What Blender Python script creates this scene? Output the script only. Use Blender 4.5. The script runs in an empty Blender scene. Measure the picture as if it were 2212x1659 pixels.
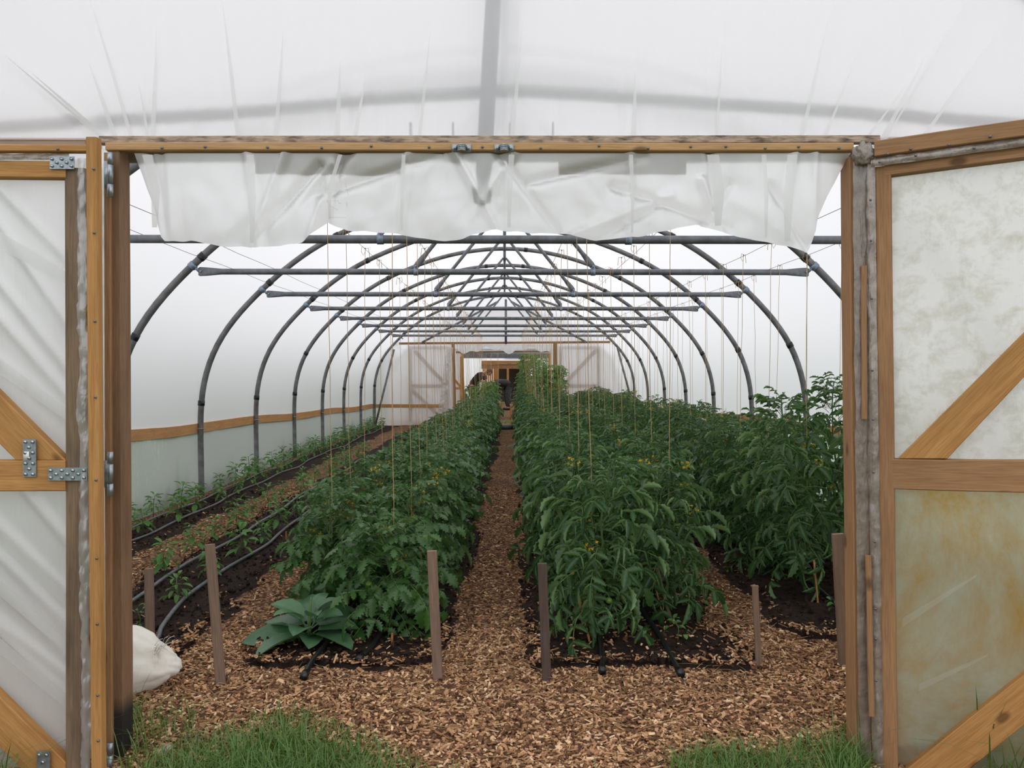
import bpy, bmesh, math, random
import numpy as np
from mathutils import Vector, Matrix, Quaternion, noise as mnoise

random.seed(7)
RNG = np.random.default_rng(11)
S = bpy.context.scene
COL = S.collection
PI = math.pi

# ------------------------------------------------------------------ camera, sky, exposure
F = 1744.0                       # focal length in pixels of the 2212 px wide frame
H = 1.25                         # camera height
U = 1.83 / F                     # metres per unit of (pixels x hoop spacings)
cam_d = bpy.data.cameras.new('camera')
cam_d.sensor_width = 36.0
cam_d.lens = F * 36.0 / 2212.0
cam_d.clip_start = 0.05
cam_d.clip_end = 300
cam = bpy.data.objects.new('camera', cam_d)
COL.objects.link(cam)
cam.location = (0, 0, H)
cam.rotation_euler = (math.radians(90 - 0.805), 0, math.radians(-0.526))
S.camera = cam
RC = cam.rotation_euler.to_matrix()

S.view_settings.view_transform = 'Standard'
S.view_settings.look = 'None'
S.view_settings.gamma = 1.0
S.view_settings.use_curve_mapping = False
S.view_settings.exposure = 0.24
S.cycles.max_bounces = 10
S.cycles.transmission_bounces = 8
S.cycles.transparent_max_bounces = 12
S.cycles.diffuse_bounces = 5
S.cycles.caustics_refractive = True
S.cycles.caustics_reflective = False

SKY_GAIN = 1.42
w = bpy.data.worlds.new('overcast_sky')
S.world = w
w.use_nodes = True
nt = w.node_tree
bg = nt.nodes['Background']
tc = nt.nodes.new('ShaderNodeTexCoord')
sx = nt.nodes.new('ShaderNodeSeparateXYZ')
nt.links.new(tc.outputs['Generated'], sx.inputs[0])
cr = nt.nodes.new('ShaderNodeValToRGB')
cr.color_ramp.elements[0].position = 0.0
cr.color_ramp.elements[0].color = (0.72, 0.745, 0.80, 1)
cr.color_ramp.elements[1].position = 0.8
cr.color_ramp.elements[1].color = (0.985, 0.98, 1.0, 1)
nt.links.new(sx.outputs['Z'], cr.inputs[0])
nt.links.new(cr.outputs[0], bg.inputs[0])
bg.inputs[1].default_value = SKY_GAIN


def ray(px, py):
    return RC @ Vector(((px - 1106) / F, -(py - 829.5) / F, -1))


def at(px, py, Y):
    d = ray(px, py)
    return Vector((0, 0, H)) + d * (Y / d.y)


def gp(px, py, z=0.0):
    d = ray(px, py)
    return Vector((0, 0, H)) + d * ((z - H) / d.z)


def on_plane(px, py, p0, n):
    o = Vector((0, 0, H))
    d = ray(px, py)
    return o + d * ((p0 - o).dot(n) / d.dot(n))


# ------------------------------------------------------------------ object helpers
WM = {}


def setp(o, label=None, cat=None, group=None, kind=None):
    if label: o['label'] = label
    if cat: o['category'] = cat
    if group: o['group'] = group
    if kind: o['kind'] = kind
    return o


def put(o, M, parent=None):
    WM[o.name] = M.copy()
    if parent is not None:
        o.parent = parent
        o.matrix_parent_inverse = Matrix.Identity(4)
        o.matrix_basis = WM[parent.name].inverted() @ M
    else:
        o.matrix_basis = M
    return o


def empty(name, loc, label=None, cat=None, group=None, kind=None):
    o = bpy.data.objects.new(name, None)
    o.empty_display_size = 0.05
    COL.objects.link(o)
    put(o, Matrix.Translation(Vector(loc)))
    return setp(o, label, cat, group, kind)


def mesh(name, V, Fc, mat, smooth=True):
    me = bpy.data.meshes.new(name)
    V = np.asarray(V, dtype=np.float32)
    if isinstance(Fc, np.ndarray):
        n, k = Fc.shape
        me.vertices.add(len(V))
        me.vertices.foreach_set('co', V.ravel())
        me.loops.add(n * k)
        me.loops.foreach_set('vertex_index', Fc.astype(np.int32).ravel())
        me.polygons.add(n)
        me.polygons.foreach_set('loop_start', np.arange(0, n * k, k, dtype=np.int32))
        me.polygons.foreach_set('loop_total', np.full(n, k, dtype=np.int32))
        me.update(calc_edges=True)
        me.validate()
    else:
        me.from_pydata([tuple(map(float, v)) for v in V], [], Fc)
        me.update()
    if mat: me.materials.append(mat)
    me.polygons.foreach_set('use_smooth', np.full(len(me.polygons), smooth, dtype=bool))
    return me


def obj(name, me, parent=None, M=None, **k):
    o = bpy.data.objects.new(name, me)
    COL.objects.link(o)
    if M is None:
        M = Matrix.Identity(4)
    put(o, M, parent)
    return setp(o, **k)


class MB:
    def __init__(s):
        s.V = []; s.F = []

    def add(s, V, Fc):
        o = len(s.V)
        s.V.extend([tuple(v) for v in V])
        s.F.extend([tuple(i + o for i in f) for f in Fc])
        return s

    def mesh(s, name, mat, smooth=True):
        return mesh(name, s.V, s.F, mat, smooth)

    def obj(s, name, mat, parent=None, smooth=True, origin=None, **k):
        """mesh in world coordinates, with its origin moved to a sensible point"""
        V = np.array(s.V, dtype=float)
        c = V.mean(axis=0) if origin is None else np.array(origin, dtype=float)
        return obj(name, mesh(name, V - c, s.F, mat, smooth), parent, Matrix.Translation(Vector(c)), **k)


def frame_from(d):
    d = Vector(d).normalized()
    up = Vector((0, 0, 1)) if abs(d.z) < 0.95 else Vector((0, 1, 0))
    a = d.cross(up).normalized()
    b = a.cross(d).normalized()
    return a, b


def tube(pts, r, n=8, cap=True):
    pts = [Vector(p) for p in pts]
    V = []; Fc = []
    rr = r if isinstance(r, (list, tuple)) else [r] * len(pts)
    prev = None
    for i, p in enumerate(pts):
        if i == 0: d = pts[1] - p
        elif i == len(pts) - 1: d = p - pts[i - 1]
        else: d = pts[i + 1] - pts[i - 1]
        if prev is None:
            a, b = frame_from(d)
        else:
            d = d.normalized()
            a = (prev - d * prev.dot(d)).normalized()
            b = a.cross(d).normalized()
        prev = a
        for k in range(n):
            t = 2 * PI * k / n
            V.append(p + (a * math.cos(t) + b * math.sin(t)) * rr[i])
    for i in range(len(pts) - 1):
        for k in range(n):
            k2 = (k + 1) % n
            Fc.append((i * n + k, i * n + k2, (i + 1) * n + k2, (i + 1) * n + k))
    if cap:
        Fc.append(tuple(range(n - 1, -1, -1)))
        o = (len(pts) - 1) * n
        Fc.append(tuple(o + k for k in range(n)))
    return V, Fc


def box(c, sx_, sy_, sz_, R=None):
    V = []
    for x in (-1, 1):
        for y in (-1, 1):
            for z in (-1, 1):
                v = Vector((x * sx_ / 2, y * sy_ / 2, z * sz_ / 2))
                if R: v = R @ v
                V.append(Vector(c) + v)
    Fc = [(0, 1, 3, 2), (4, 6, 7, 5), (0, 4, 5, 1), (2, 3, 7, 6), (0, 2, 6, 4), (1, 5, 7, 3)]
    return V, Fc


def board_mesh(L, wd, th, mat, wob=0.0, ch=0.003, seg=5):
    ch = min(ch, th * .3, wd * .3)
    cs = [(-th/2 + ch, -wd/2), (th/2 - ch, -wd/2), (th/2, -wd/2 + ch), (th/2, wd/2 - ch),
          (th/2 - ch, wd/2), (-th/2 + ch, wd/2), (-th/2, wd/2 - ch), (-th/2, -wd/2 + ch)]
    V = []; Fc = []
    for i in range(seg + 1):
        x = -L/2 + L * i / seg
        dy, dz = random.uniform(-wob, wob), random.uniform(-wob, wob)
        for (a, b) in cs: V.append((x, a + dy * .5, b + dz))
    for i in range(seg):
        for k in range(8):
            k2 = (k + 1) % 8
            Fc.append((i*8 + k, i*8 + k2, (i+1)*8 + k2, (i+1)*8 + k))
    Fc.append(tuple(range(7, -1, -1))); Fc.append(tuple(seg*8 + k for k in range(8)))
    return mesh('board', V, Fc, mat, False)


def board(name, A, B, wd, th, mat, parent=None, nrm=(0, -1, 0), wob=0.0012, **k):
    A = Vector(A); B = Vector(B)
    X = (B - A).normalized()
    N = Vector(nrm)
    N = (N - X * N.dot(X)).normalized()
    Z = X.cross(N).normalized()
    M = Matrix.Identity(4)
    for i in range(3):
        M[i][0] = X[i]; M[i][1] = N[i]; M[i][2] = Z[i]; M[i][3] = (A[i] + B[i]) / 2
    me = board_mesh((B - A).length, wd, th, mat, wob)
    return obj(name, me, parent, M, **k)


# ------------------------------------------------------------------ materials
def lin(r, g, b):
    f = lambda c: (c/255/12.92) if c/255 <= .04045 else ((c/255 + .055)/1.055)**2.4
    return (f(r), f(g), f(b), 1)


def newmat(name):
    m = bpy.data.materials.new(name)
    m.use_nodes = True
    t = m.node_tree
    t.nodes.clear()
    out = t.nodes.new('ShaderNodeOutputMaterial')
    return m, t, out


def N_(t, typ, **kw):
    n = t.nodes.new(typ)
    for k, v in kw.items(): setattr(n, k, v)
    return n


def ramp(t, src, stops):
    c = t.nodes.new('ShaderNodeValToRGB')
    e = c.color_ramp.elements
    while len(e) < len(stops): e.new(0.5)
    for i, (p, col) in enumerate(stops):
        e[i].position = p; e[i].color = col
    t.links.new(src, c.inputs[0])
    return c.outputs[0]


def mixc(t, fac, a, b, mode='MIX'):
    m = t.nodes.new('ShaderNodeMix'); m.data_type = 'RGBA'; m.blend_type = mode
    for sock, v in ((m.inputs[0], fac), (m.inputs[6], a), (m.inputs[7], b)):
        if isinstance(v, (int, float, tuple)): sock.default_value = v
        else: t.links.new(v, sock)
    return m.outputs[2]


def noise_(t, vec, scale, detail=4, rough=.55, dist=0.0):
    n = t.nodes.new('ShaderNodeTexNoise')
    n.inputs['Scale'].default_value = scale
    n.inputs['Detail'].default_value = detail
    n.inputs['Roughness'].default_value = rough
    n.inputs['Distortion'].default_value = dist
    if vec is not None: t.links.new(vec, n.inputs['Vector'])
    return n.outputs['Fac']


def mapping(t, src, scale, loc=(0, 0, 0)):
    mp = t.nodes.new('ShaderNodeMapping')
    mp.inputs['Scale'].default_value = scale
    mp.inputs['Location'].default_value = loc
    t.links.new(src, mp.inputs['Vector'])
    return mp.outputs[0]


def principled(t, out, base, rough=.6, metal=0., bump=None, bstr=.3, bdist=.002, spec=.5):
    p = t.nodes.new('ShaderNodeBsdfPrincipled')
    if isinstance(base, tuple): p.inputs['Base Color'].default_value = base
    else: t.links.new(base, p.inputs['Base Color'])
    if isinstance(rough, (int, float)): p.inputs['Roughness'].default_value = rough
    else: t.links.new(rough, p.inputs['Roughness'])
    p.inputs['Metallic'].default_value = metal
    p.inputs['Specular IOR Level'].default_value = spec
    if bump is not None:
        b = t.nodes.new('ShaderNodeBump')
        b.inputs['Strength'].default_value = bstr
        b.inputs['Distance'].default_value = bdist
        t.links.new(bump, b.inputs['Height'])
        t.links.new(b.outputs[0], p.inputs['Normal'])
    t.links.new(p.outputs[0], out.inputs[0])
    return p


def wood(name, c1, c2, dark, stain=0.25, knots=True, damp=None, bigs=(2.5, 9, 9)):
    m, t, out = newmat(name)
    tcn = N_(t, 'ShaderNodeTexCoord')
    oi = N_(t, 'ShaderNodeObjectInfo')
    addv = N_(t, 'ShaderNodeVectorMath', operation='ADD')
    cmb = N_(t, 'ShaderNodeCombineXYZ')
    mul = N_(t, 'ShaderNodeMath', operation='MULTIPLY'); mul.inputs[1].default_value = 37.0
    t.links.new(oi.outputs['Random'], mul.inputs[0])
    t.links.new(mul.outputs[0], cmb.inputs[0]); t.links.new(mul.outputs[0], cmb.inputs[2])
    t.links.new(tcn.outputs['Object'], addv.inputs[0]); t.links.new(cmb.outputs[0], addv.inputs[1])
    v = addv.outputs[0]
    g1 = noise_(t, mapping(t, v, (3, 60, 60)), 1.0, 6, .6, .6)
    g2 = noise_(t, mapping(t, v, (12, 320, 320)), 1.0, 3, .6)
    big = noise_(t, mapping(t, v, bigs), 1.0, 3, .6)
    base = ramp(t, g1, [(.3, c1), (.62, c2)])
    base = mixc(t, .35, base, ramp(t, g2, [(.35, dark), (.6, c2)]))
    base = mixc(t, ramp(t, big, [(.45, (0, 0, 0, 1)), (.75, (stain*2, stain*2, stain*2, 1))]), base, dark)
    if knots:
        vo = N_(t, 'ShaderNodeTexVoronoi'); vo.inputs['Scale'].default_value = 1.0
        vo.inputs['Randomness'].default_value = 1.0
        t.links.new(mapping(t, v, (3.6, 7, 7)), vo.inputs['Vector'])
        kn = ramp(t, vo.outputs['Distance'], [(.06, (.8, .8, .8, 1)), (.12, (0, 0, 0, 1))])
        base = mixc(t, kn, base, tuple(x * .6 for x in dark[:3]) + (1,))
    if damp:
        sp = N_(t, 'ShaderNodeSeparateXYZ')
        geo = N_(t, 'ShaderNodeNewGeometry')
        t.links.new(geo.outputs['Position'], sp.inputs[0])
        mr = N_(t, 'ShaderNodeMapRange')
        mr.inputs['From Min'].default_value = damp; mr.inputs['From Max'].default_value = damp - .06
        t.links.new(sp.outputs['Z'], mr.inputs['Value'])
        base = mixc(t, mr.outputs[0], base, lin(42, 38, 36))
    principled(t, out, base, .72, 0, g2, .35, .0015, .3)
    return m


def metal(name, c, rough=.45, met=.6, c2=None, sc=30):
    m, t, out = newmat(name)
    tcn = N_(t, 'ShaderNodeTexCoord')
    g = noise_(t, tcn.outputs['Object'], sc, 4, .6)
    base = ramp(t, g, [(.35, c), (.7, c2 or tuple(x * .7 for x in c[:3]) + (1,))])
    principled(t, out, base, rough, met, g, .1, .001)
    return m


def plain(name, c, rough=.6, c2=None, sc=20, bs=.3, bd=.002, island=False, spec=.5, metal_=0):
    m, t, out = newmat(name)
    tcn = N_(t, 'ShaderNodeTexCoord')
    g = noise_(t, tcn.outputs['Object'], sc, 5, .6)
    base = ramp(t, g, [(.3, c), (.7, c2 or tuple(x * .75 for x in c[:3]) + (1,))])
    principled(t, out, base, rough, metal_, g, bs, bd, spec)
    return m


def film(name, clear, blur, transl, diff, tint, refl=.06, stains=None, blur_ior=1.12, rough=.45, bump=.0, scale=1.0):
    """thin polythene: part see-through, part blurred, part glowing through, part diffuse"""
    m, t, out = newmat(name)
    geo = N_(t, 'ShaderNodeNewGeometry')
    col = None
    g = None
    if bump:
        tcn = N_(t, 'ShaderNodeTexCoord')
        g = noise_(t, mapping(t, geo.outputs['Position'], (14*scale, 14*scale, 2.5*scale)), 1.0, 3, .5)
        b = N_(t, 'ShaderNodeBump'); b.inputs['Strength'].default_value = bump; b.inputs['Distance'].default_value = .02
        t.links.new(g, b.inputs['Height'])
        nb = b.outputs[0]
    else:
        nb = None
    tb = tint
    if stains:
        c_st, sc_, lo, hi, amt = stains
        s1 = noise_(t, geo.outputs['Position'], sc_, 9, .74, .35)
        k = ramp(t, s1, [(lo, (0, 0, 0, 1)), (hi, (amt, amt, amt, 1))])
        col = mixc(t, k, tint, c_st)
    def bs(typ, **kw):
        n = N_(t, typ)
        for a, v in kw.items(): n.inputs[a].default_value = v
        if col is not None: t.links.new(col, n.inputs['Color'])
        else: n.inputs['Color'].default_value = tint
        if nb is not None and 'Normal' in n.inputs: t.links.new(nb, n.inputs['Normal'])
        return n.outputs[0]
    tot = clear + blur + transl + diff
    cur = None; acc = 0
    for typ, wgt, kw in (('ShaderNodeBsdfTransparent', clear, {}),
                         ('ShaderNodeBsdfRefraction', blur, dict(IOR=blur_ior, Roughness=rough)),
                         ('ShaderNodeBsdfTranslucent', transl, {}),
                         ('ShaderNodeBsdfDiffuse', diff, {})):
        if wgt <= 0: continue
        b_ = bs(typ, **kw)
        if cur is None:
            cur = b_; acc = wgt
        else:
            mx = N_(t, 'ShaderNodeMixShader')
            acc += wgt
            mx.inputs[0].default_value = wgt / acc
            t.links.new(cur, mx.inputs[1]); t.links.new(b_, mx.inputs[2])
            cur = mx.outputs[0]
    if refl:
        gl = N_(t, 'ShaderNodeBsdfGlossy'); gl.inputs['Roughness'].default_value = .28
        gl.inputs['Color'].default_value = (1, 1, 1, 1)
        if nb is not None: t.links.new(nb, gl.inputs['Normal'])
        mx = N_(t, 'ShaderNodeMixShader'); mx.inputs[0].default_value = refl
        t.links.new(cur, mx.inputs[1]); t.links.new(gl.outputs[0], mx.inputs[2])
        cur = mx.outputs[0]
    t.links.new(cur, out.inputs[0])
    return m


def leafmat(name, c1, c2, under, trans=.22, sc=60):
    m, t, out = newmat(name)
    geo = N_(t, 'ShaderNodeNewGeometry')
    oi = N_(t, 'ShaderNodeObjectInfo')
    ad = N_(t, 'ShaderNodeMath', operation='ADD')
    t.links.new(geo.outputs['Random Per Island'], ad.inputs[0]); t.links.new(oi.outputs['Random'], ad.inputs[1])
    fr = N_(t, 'ShaderNodeMath', operation='FRACT'); t.links.new(ad.outputs[0], fr.inputs[0])
    base = mixc(t, fr.outputs[0], c1, c2)
    tcn = N_(t, 'ShaderNodeTexCoord')
    g = noise_(t, tcn.outputs['Object'], sc, 3, .6)
    base = mixc(t, .35, base, ramp(t, g, [(.35, tuple(x*.55 for x in c1[:3]) + (1,)), (.7, c2)]))
    base = mixc(t, geo.outputs['Backfacing'], base, under)
    p = N_(t, 'ShaderNodeBsdfPrincipled')
    t.links.new(base, p.inputs['Base Color'])
    p.inputs['Roughness'].default_value = .40
    p.inputs['Specular IOR Level'].default_value = .55
    b = N_(t, 'ShaderNodeBump'); b.inputs['Strength'].default_value = .35; b.inputs['Distance'].default_value = .003
    t.links.new(g, b.inputs['Height']); t.links.new(b.outputs[0], p.inputs['Normal'])
    tr = N_(t, 'ShaderNodeBsdfTranslucent'); t.links.new(mixc(t, .5, base, (.12, .3, .03, 1)), tr.inputs['Color'])
    mx = N_(t, 'ShaderNodeMixShader'); mx.inputs[0].default_value = trans
    t.links.new(p.outputs[0], mx.inputs[1]); t.links.new(tr.outputs[0], mx.inputs[2])
    t.links.new(mx.outputs[0], out.inputs[0])
    return m


M_ = {}
M_['orange'] = wood('planed_larch_wood', lin(170, 120, 66), lin(192, 144, 86), lin(124, 82, 44), .2)
M_['batten'] = wood('pale_batten_wood', lin(178, 138, 92), lin(196, 158, 112), lin(128, 94, 62), .15)
M_['brown'] = wood('brown_jamb_wood', lin(122, 92, 68), lin(142, 110, 82), lin(82, 60, 46), .25, True, .16)
M_['weather'] = wood('weathered_wood', lin(112, 92, 72), lin(134, 112, 88), lin(66, 56, 48), .35)
M_['mid'] = wood('brown_planed_wood', lin(146, 108, 74), lin(168, 128, 90), lin(106, 74, 50), .2)
M_['mildew'] = wood('mildewed_header_wood', lin(176, 152, 132), lin(190, 168, 146), lin(44, 40, 38), .5, False, None, (16, 60, 60))
M_['stake'] = wood('grey_stake_wood', lin(120, 98, 84), lin(144, 120, 102), lin(84, 66, 56), .2, False)
M_['stakedark'] = wood('dark_stake_wood', lin(78, 62, 56), lin(96, 80, 72), lin(48, 38, 34), .2, False)
M_['rail'] = wood('base_rail_wood', lin(188, 138, 84), lin(206, 158, 104), lin(140, 92, 50), .12)
M_['bamboo'] = plain('bamboo', lin(188, 132, 70), .5, lin(150, 96, 48), 40)
M_['steel'] = metal('grey_galvanised_tube', lin(126, 130, 136), .42, .35, lin(98, 101, 106), 18)
M_['steel_old'] = metal('dull_steel_tube', lin(132, 132, 134), .5, .3, lin(92, 90, 88), 9)
M_['zinc'] = metal('bright_zinc', lin(170, 178, 182), .38, .7, lin(128, 136, 142), 50)
M_['clamp'] = metal('blue_grey_clamp', lin(150, 166, 186), .4, .5, lin(110, 122, 140), 40)
M_['tape'] = plain('black_tape', lin(34, 34, 38), .4)
M_['whitetape'] = plain('pale_tape', lin(196, 190, 176), .6)
M_['bolt'] = metal('bolt_steel', lin(190, 196, 200), .3, .8)
M_['nail'] = metal('nail_steel', lin(120, 126, 128), .45, .7)
M_['twine'] = plain('jute_twine', lin(214, 180, 128), .9, lin(184, 148, 98), 300)
M_['wire'] = plain('line_wire', lin(78, 78, 78), .5)
M_['hose'] = plain('black_hose', lin(30, 31, 33), .28, lin(22, 22, 24), 30)
M_['hosesheen'] = plain('grey_sheen_drip_hose', lin(104, 106, 108), .5, lin(76, 77, 78), 25)  # greyish sheen of the left hoses put into the base colour
M_['white'] = plain('white_plastic', lin(226, 226, 222), .5, lin(205, 205, 200), 30)
M_['stone'] = plain('pale_stone', lin(190, 180, 165), .8, lin(130, 118, 104), 30, .5)
M_['bark'] = plain('bark_piece', lin(176, 140, 104), .85, lin(120, 88, 62), 40, .8, .004)
M_['flower'] = plain('tomato_flower_yellow', lin(236, 196, 48), .6, lin(220, 170, 30), 50)
M_['fruit'] = plain('green_tomato', lin(112, 142, 58), .25, lin(92, 126, 48), 20, .05)
M_['stem'] = plain('tomato_stem', lin(96, 124, 64), .6, lin(74, 104, 52), 30)
M_['rachis'] = plain('leaf_stalk', lin(122, 150, 84), .6, lin(96, 128, 66), 30)
M_['woodystem'] = plain('woody_stem', lin(118, 112, 76), .7, lin(92, 96, 58), 30)
TINT = (.955, .965, .97, 1)
M_['film_roof'] = film('roof_polythene', 0, 0, .78, .20, (.855, .85, .86, 1), .05, None, 1.3, .75, .12, .5)
M_['film_side'] = film('side_polythene', .03, .36, .52, .08, (.95, .97, .955, 1), .05, None, 1.10, .30, .12)
M_['film_gable'] = film('gable_polythene', .03, .30, .45, .22, (.975, .965, .965, 1), .06, None, 1.22, .42, .25)
M_['film_flap'] = film('flap_polythene', .03, .33, .28, .36, (.995, .99, .985, 1), .08, None, 1.30, .5, .3)
M_['film_fold'] = film('folded_polythene', .25, .15, .40, .20, (.95, .95, .94, 1), .1, None, 1.08, .3, .35)
M_['film_loose'] = film('loose_clear_polythene', .50, .16, .14, .20, (.93, .92, .90, 1), .14, None, 1.08, .3, .6, 2)
M_['film_soft'] = film('soft_fold_polythene', .72, .14, .05, .09, (.95, .95, .92, 1), .06, None, 1.08, .4, .2)
M_['film_dirty'] = film('grubby_polythene', .24, .12, .24, .36, (.50, .43, .37, 1), .07, (lin(112, 90, 72), 22, .42, .7, .8), 1.1, .4, .6, 3)
M_['film_left'] = film('left_leaf_polythene', .05, .48, .24, .23, (.985, .975, .965, 1), .06, None, 1.2, .55, .3)
M_['film_algae'] = film('mottled_polythene', .02, .36, .28, .34, (1, .985, .95, 1), .04, (lin(196, 190, 158), 14, .46, .70, .6), 1.2, .4, .3, 2)
M_['film_algae_low'] = film('algae_polythene', .04, .50, .32, .14, (.72, .75, .60, 1), .04, (lin(214, 166, 66), 1.5, .40, .60, .95), 1.2, .4, .3, 2)
M_['leafA'] = leafmat('flat_tomato_leaf', lin(50, 90, 42), lin(78, 118, 54), lin(108, 136, 92))
M_['leafB'] = leafmat('curled_tomato_leaf', lin(42, 76, 40), lin(68, 104, 54), lin(112, 144, 92))
M_['leafpep'] = leafmat('pepper_leaf', lin(72, 124, 52), lin(98, 150, 62), lin(112, 150, 90), .3)
M_['leafcom'] = leafmat('comfrey_leaf', lin(72, 112, 76), lin(88, 128, 88), lin(104, 138, 100), .15, 90)
M_['leafvine'] = leafmat('vine_leaf', lin(82, 132, 60), lin(120, 164, 82), lin(124, 160, 100), .3)
M_['grass'] = leafmat('grass_blade', lin(62, 96, 38), lin(110, 138, 64), lin(96, 128, 60), .25, 20)
M_['hedge'] = leafmat('shading_hedge_leaf', lin(84, 110, 66), lin(116, 138, 92), lin(116, 138, 92), .2, 8)  # leaves of the unseen hedge added to darken the left wall
M_['leek'] = leafmat('onion_leaf', lin(84, 122, 84), lin(104, 142, 96), lin(104, 142, 96), .2, 20)

# ground materials
m, t, out = newmat('wood_chip_ground')
geo = N_(t, 'ShaderNodeNewGeometry')
vo = N_(t, 'ShaderNodeTexVoronoi'); vo.inputs['Scale'].default_value = 1.0
t.links.new(mapping(t, geo.outputs['Position'], (75, 55, 60)), vo.inputs['Vector'])
n1 = noise_(t, geo.outputs['Position'], 1.7, 4, .6)
sep = N_(t, 'ShaderNodeSeparateColor'); t.links.new(vo.outputs['Color'], sep.inputs[0])
base = ramp(t, sep.outputs[0], [(0, lin(58, 42, 34)), (.35, lin(104, 74, 54)), (.7, lin(142, 104, 76)), (1, lin(188, 150, 112))])
base = mixc(t, ramp(t, n1, [(.35, (0, 0, 0, 1)), (.7, (.45, .45, .45, 1))]), base, lin(70, 52, 42))
principled(t, out, base, .9, 0, vo.outputs['Distance'], .8, .01, .1)
M_['chipground'] = m

m, t, out = newmat('dark_compost')
geo = N_(t, 'ShaderNodeNewGeometry')
n1 = noise_(t, geo.outputs['Position'], 45, 8, .7)
n2 = noise_(t, geo.outputs['Position'], 3, 4, .6)
base = ramp(t, n1, [(.3, lin(28, 22, 20)), (.6, lin(56, 44, 38)), (.8, lin(84, 66, 54))])
base = mixc(t, ramp(t, n2, [(.4, (0, 0, 0, 1)), (.8, (.35, .35, .35, 1))]), base, lin(78, 58, 46))
principled(t, out, base, .95, 0, n1, .9, .015, .15)
M_['soil'] = m

m, t, out = newmat('wood_chip')
geo = N_(t, 'ShaderNodeNewGeometry')
base = ramp(t, geo.outputs['Random Per Island'], [(0, lin(76, 54, 42)), (.3, lin(126, 92, 66)), (.6, lin(170, 128, 92)), (.85, lin(202, 162, 122)), (1, lin(226, 196, 160))])
g = noise_(t, geo.outputs['Position'], 150, 2)
principled(t, out, base, .85, 0, g, .4, .002, .15)
M_['chip'] = m

m, t, out = newmat('lawn')
geo = N_(t, 'ShaderNodeNewGeometry')
n1 = noise_(t, geo.outputs['Position'], 18, 6, .7)
base = ramp(t, n1, [(.3, lin(48, 68, 34)), (.6, lin(84, 108, 52)), (.8, lin(118, 128, 72))])
principled(t, out, base, .95, 0, n1, .8, .02, .1)
M_['lawn'] = m

m, t, out = newmat('woven_white_sack')
tcn = N_(t, 'ShaderNodeTexCoord')
g = noise_(t, tcn.outputs['Object'], 9, 6, .65, .8)
g2 = noise_(t, mapping(t, tcn.outputs['Object'], (260, 260, 260)), 1.0, 2)
base = ramp(t, g, [(.3, lin(236, 232, 224)), (.62, lin(226, 220, 208)), (.78, lin(176, 154, 128))])
principled(t, out, base, .75, 0, g2, .4, .002, .3)
M_['sack'] = m

# ------------------------------------------------------------------ tunnel profile
PROF = [(2941, -1190), (2950, -290), (2919, -67), (2825, 223), (2680, 455), (2387, 773), (1919, 1169), (1403, 1432), (760, 1652), (0, 1745)]


def catmull(P, per=6):
    out_ = []
    P = [np.array(p, float) for p in P]
    Q = [2*P[0] - P[1]] + P + [np.array((-P[-2][0], P[-2][1])) if abs(P[-1][0]) < 1 else 2*P[-1] - P[-2]]
    for i in range(1, len(Q) - 2):
        for k in range(per):
            u = k / per
            a, b, c, d = Q[i-1], Q[i], Q[i+1], Q[i+2]
            out_.append(.5*((2*b) + (-a + c)*u + (2*a - 5*b + 4*c - d)*u*u + (-a + 3*b - 3*c + d)*u**3))
    out_.append(P[-1])
    return out_


half = catmull([PROF[0]] + PROF[1:], 5)
half = [(abs(p[0]) * U, H + p[1] * U) for p in half]
FULL = [(-x, z) for x, z in half] + [(x, z) for x, z in reversed(half[:-1])]
def smooth_profile(P, n=96, sig=2.2):
    P = np.array(P); d = np.r_[0, np.cumsum(np.linalg.norm(np.diff(P, axis=0), axis=1))]
    t_ = np.linspace(0, d[-1], n + 1); Q = np.stack([np.interp(t_, d, P[:, 0]), np.interp(t_, d, P[:, 1])], 1)
    k = np.exp(-.5 * (np.arange(-8, 9) / sig) ** 2); k /= k.sum()
    E = np.concatenate([2*Q[:1] - Q[8:0:-1], Q, 2*Q[-1:] - Q[-2:-10:-1]])
    return [(float(np.dot(k, E[i:i+17, 0])), float(np.dot(k, E[i:i+17, 1]))) for i in range(len(Q))]
FULL = smooth_profile(FULL)
half = FULL[:len(FULL)//2 + 1]; half = [(-x, z) for x, z in half]
HX = np.array([x for x, z in half][::-1]); HZ = np.array([z for x, z in half][::-1])
_o = [i for i in range(len(HX)) if HZ[i] > H - 290*U - .01]
PX = np.array([HX[i] for i in _o]); PZ = np.array([HZ[i] for i in _o])


def roof_z(x):
    return float(np.interp(abs(x), PX, PZ))


def Yn(n):
    return 1.83 * n


Y_FRONT = 2.745
Y_BACK = 19.215
XB = 2941 * U

ORD = ['nearest', 'second', 'third', 'fourth', 'fifth', 'sixth', 'seventh', 'eighth', 'ninth', 'tenth', 'eleventh', 'twelfth', 'thirteenth', 'fourteenth', 'fifteenth']

# ------------------------------------------------------------------ ground
BEDS = [  # name, x0, x1, y0, y1, skew
    (-2.99, -2.50, 3.3, 18.9, 0),
    (-2.14, -1.42, 3.45, 18.9, 0),
    (-1.10, -.24, 3.42, 18.9, .011),
    (.12, 1.06, 3.36, 18.9, .011),
    (1.36, 2.95, 3.72, 18.9, 0),
]


def bed_w(x, y):
    """how far inside a bed (>0) a point is, in metres, with wavy edges"""
    wob = .09 * mnoise.noise(Vector((x * 3.1, y * 3.1, 8.8))) + .05 * mnoise.noise(Vector((x * 2.1, y * 1.7, 3.3))) + .03 * mnoise.noise(Vector((x * 8, y * 8, 1.3)))
    best = -9
    for (x0, x1, y0, y1, sk) in BEDS:
        s_ = sk * (y - 4)
        best = max(best, min(x - x0 - s_, x1 + s_ - x, y - y0, y1 - y) + wob)
    return best


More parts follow.
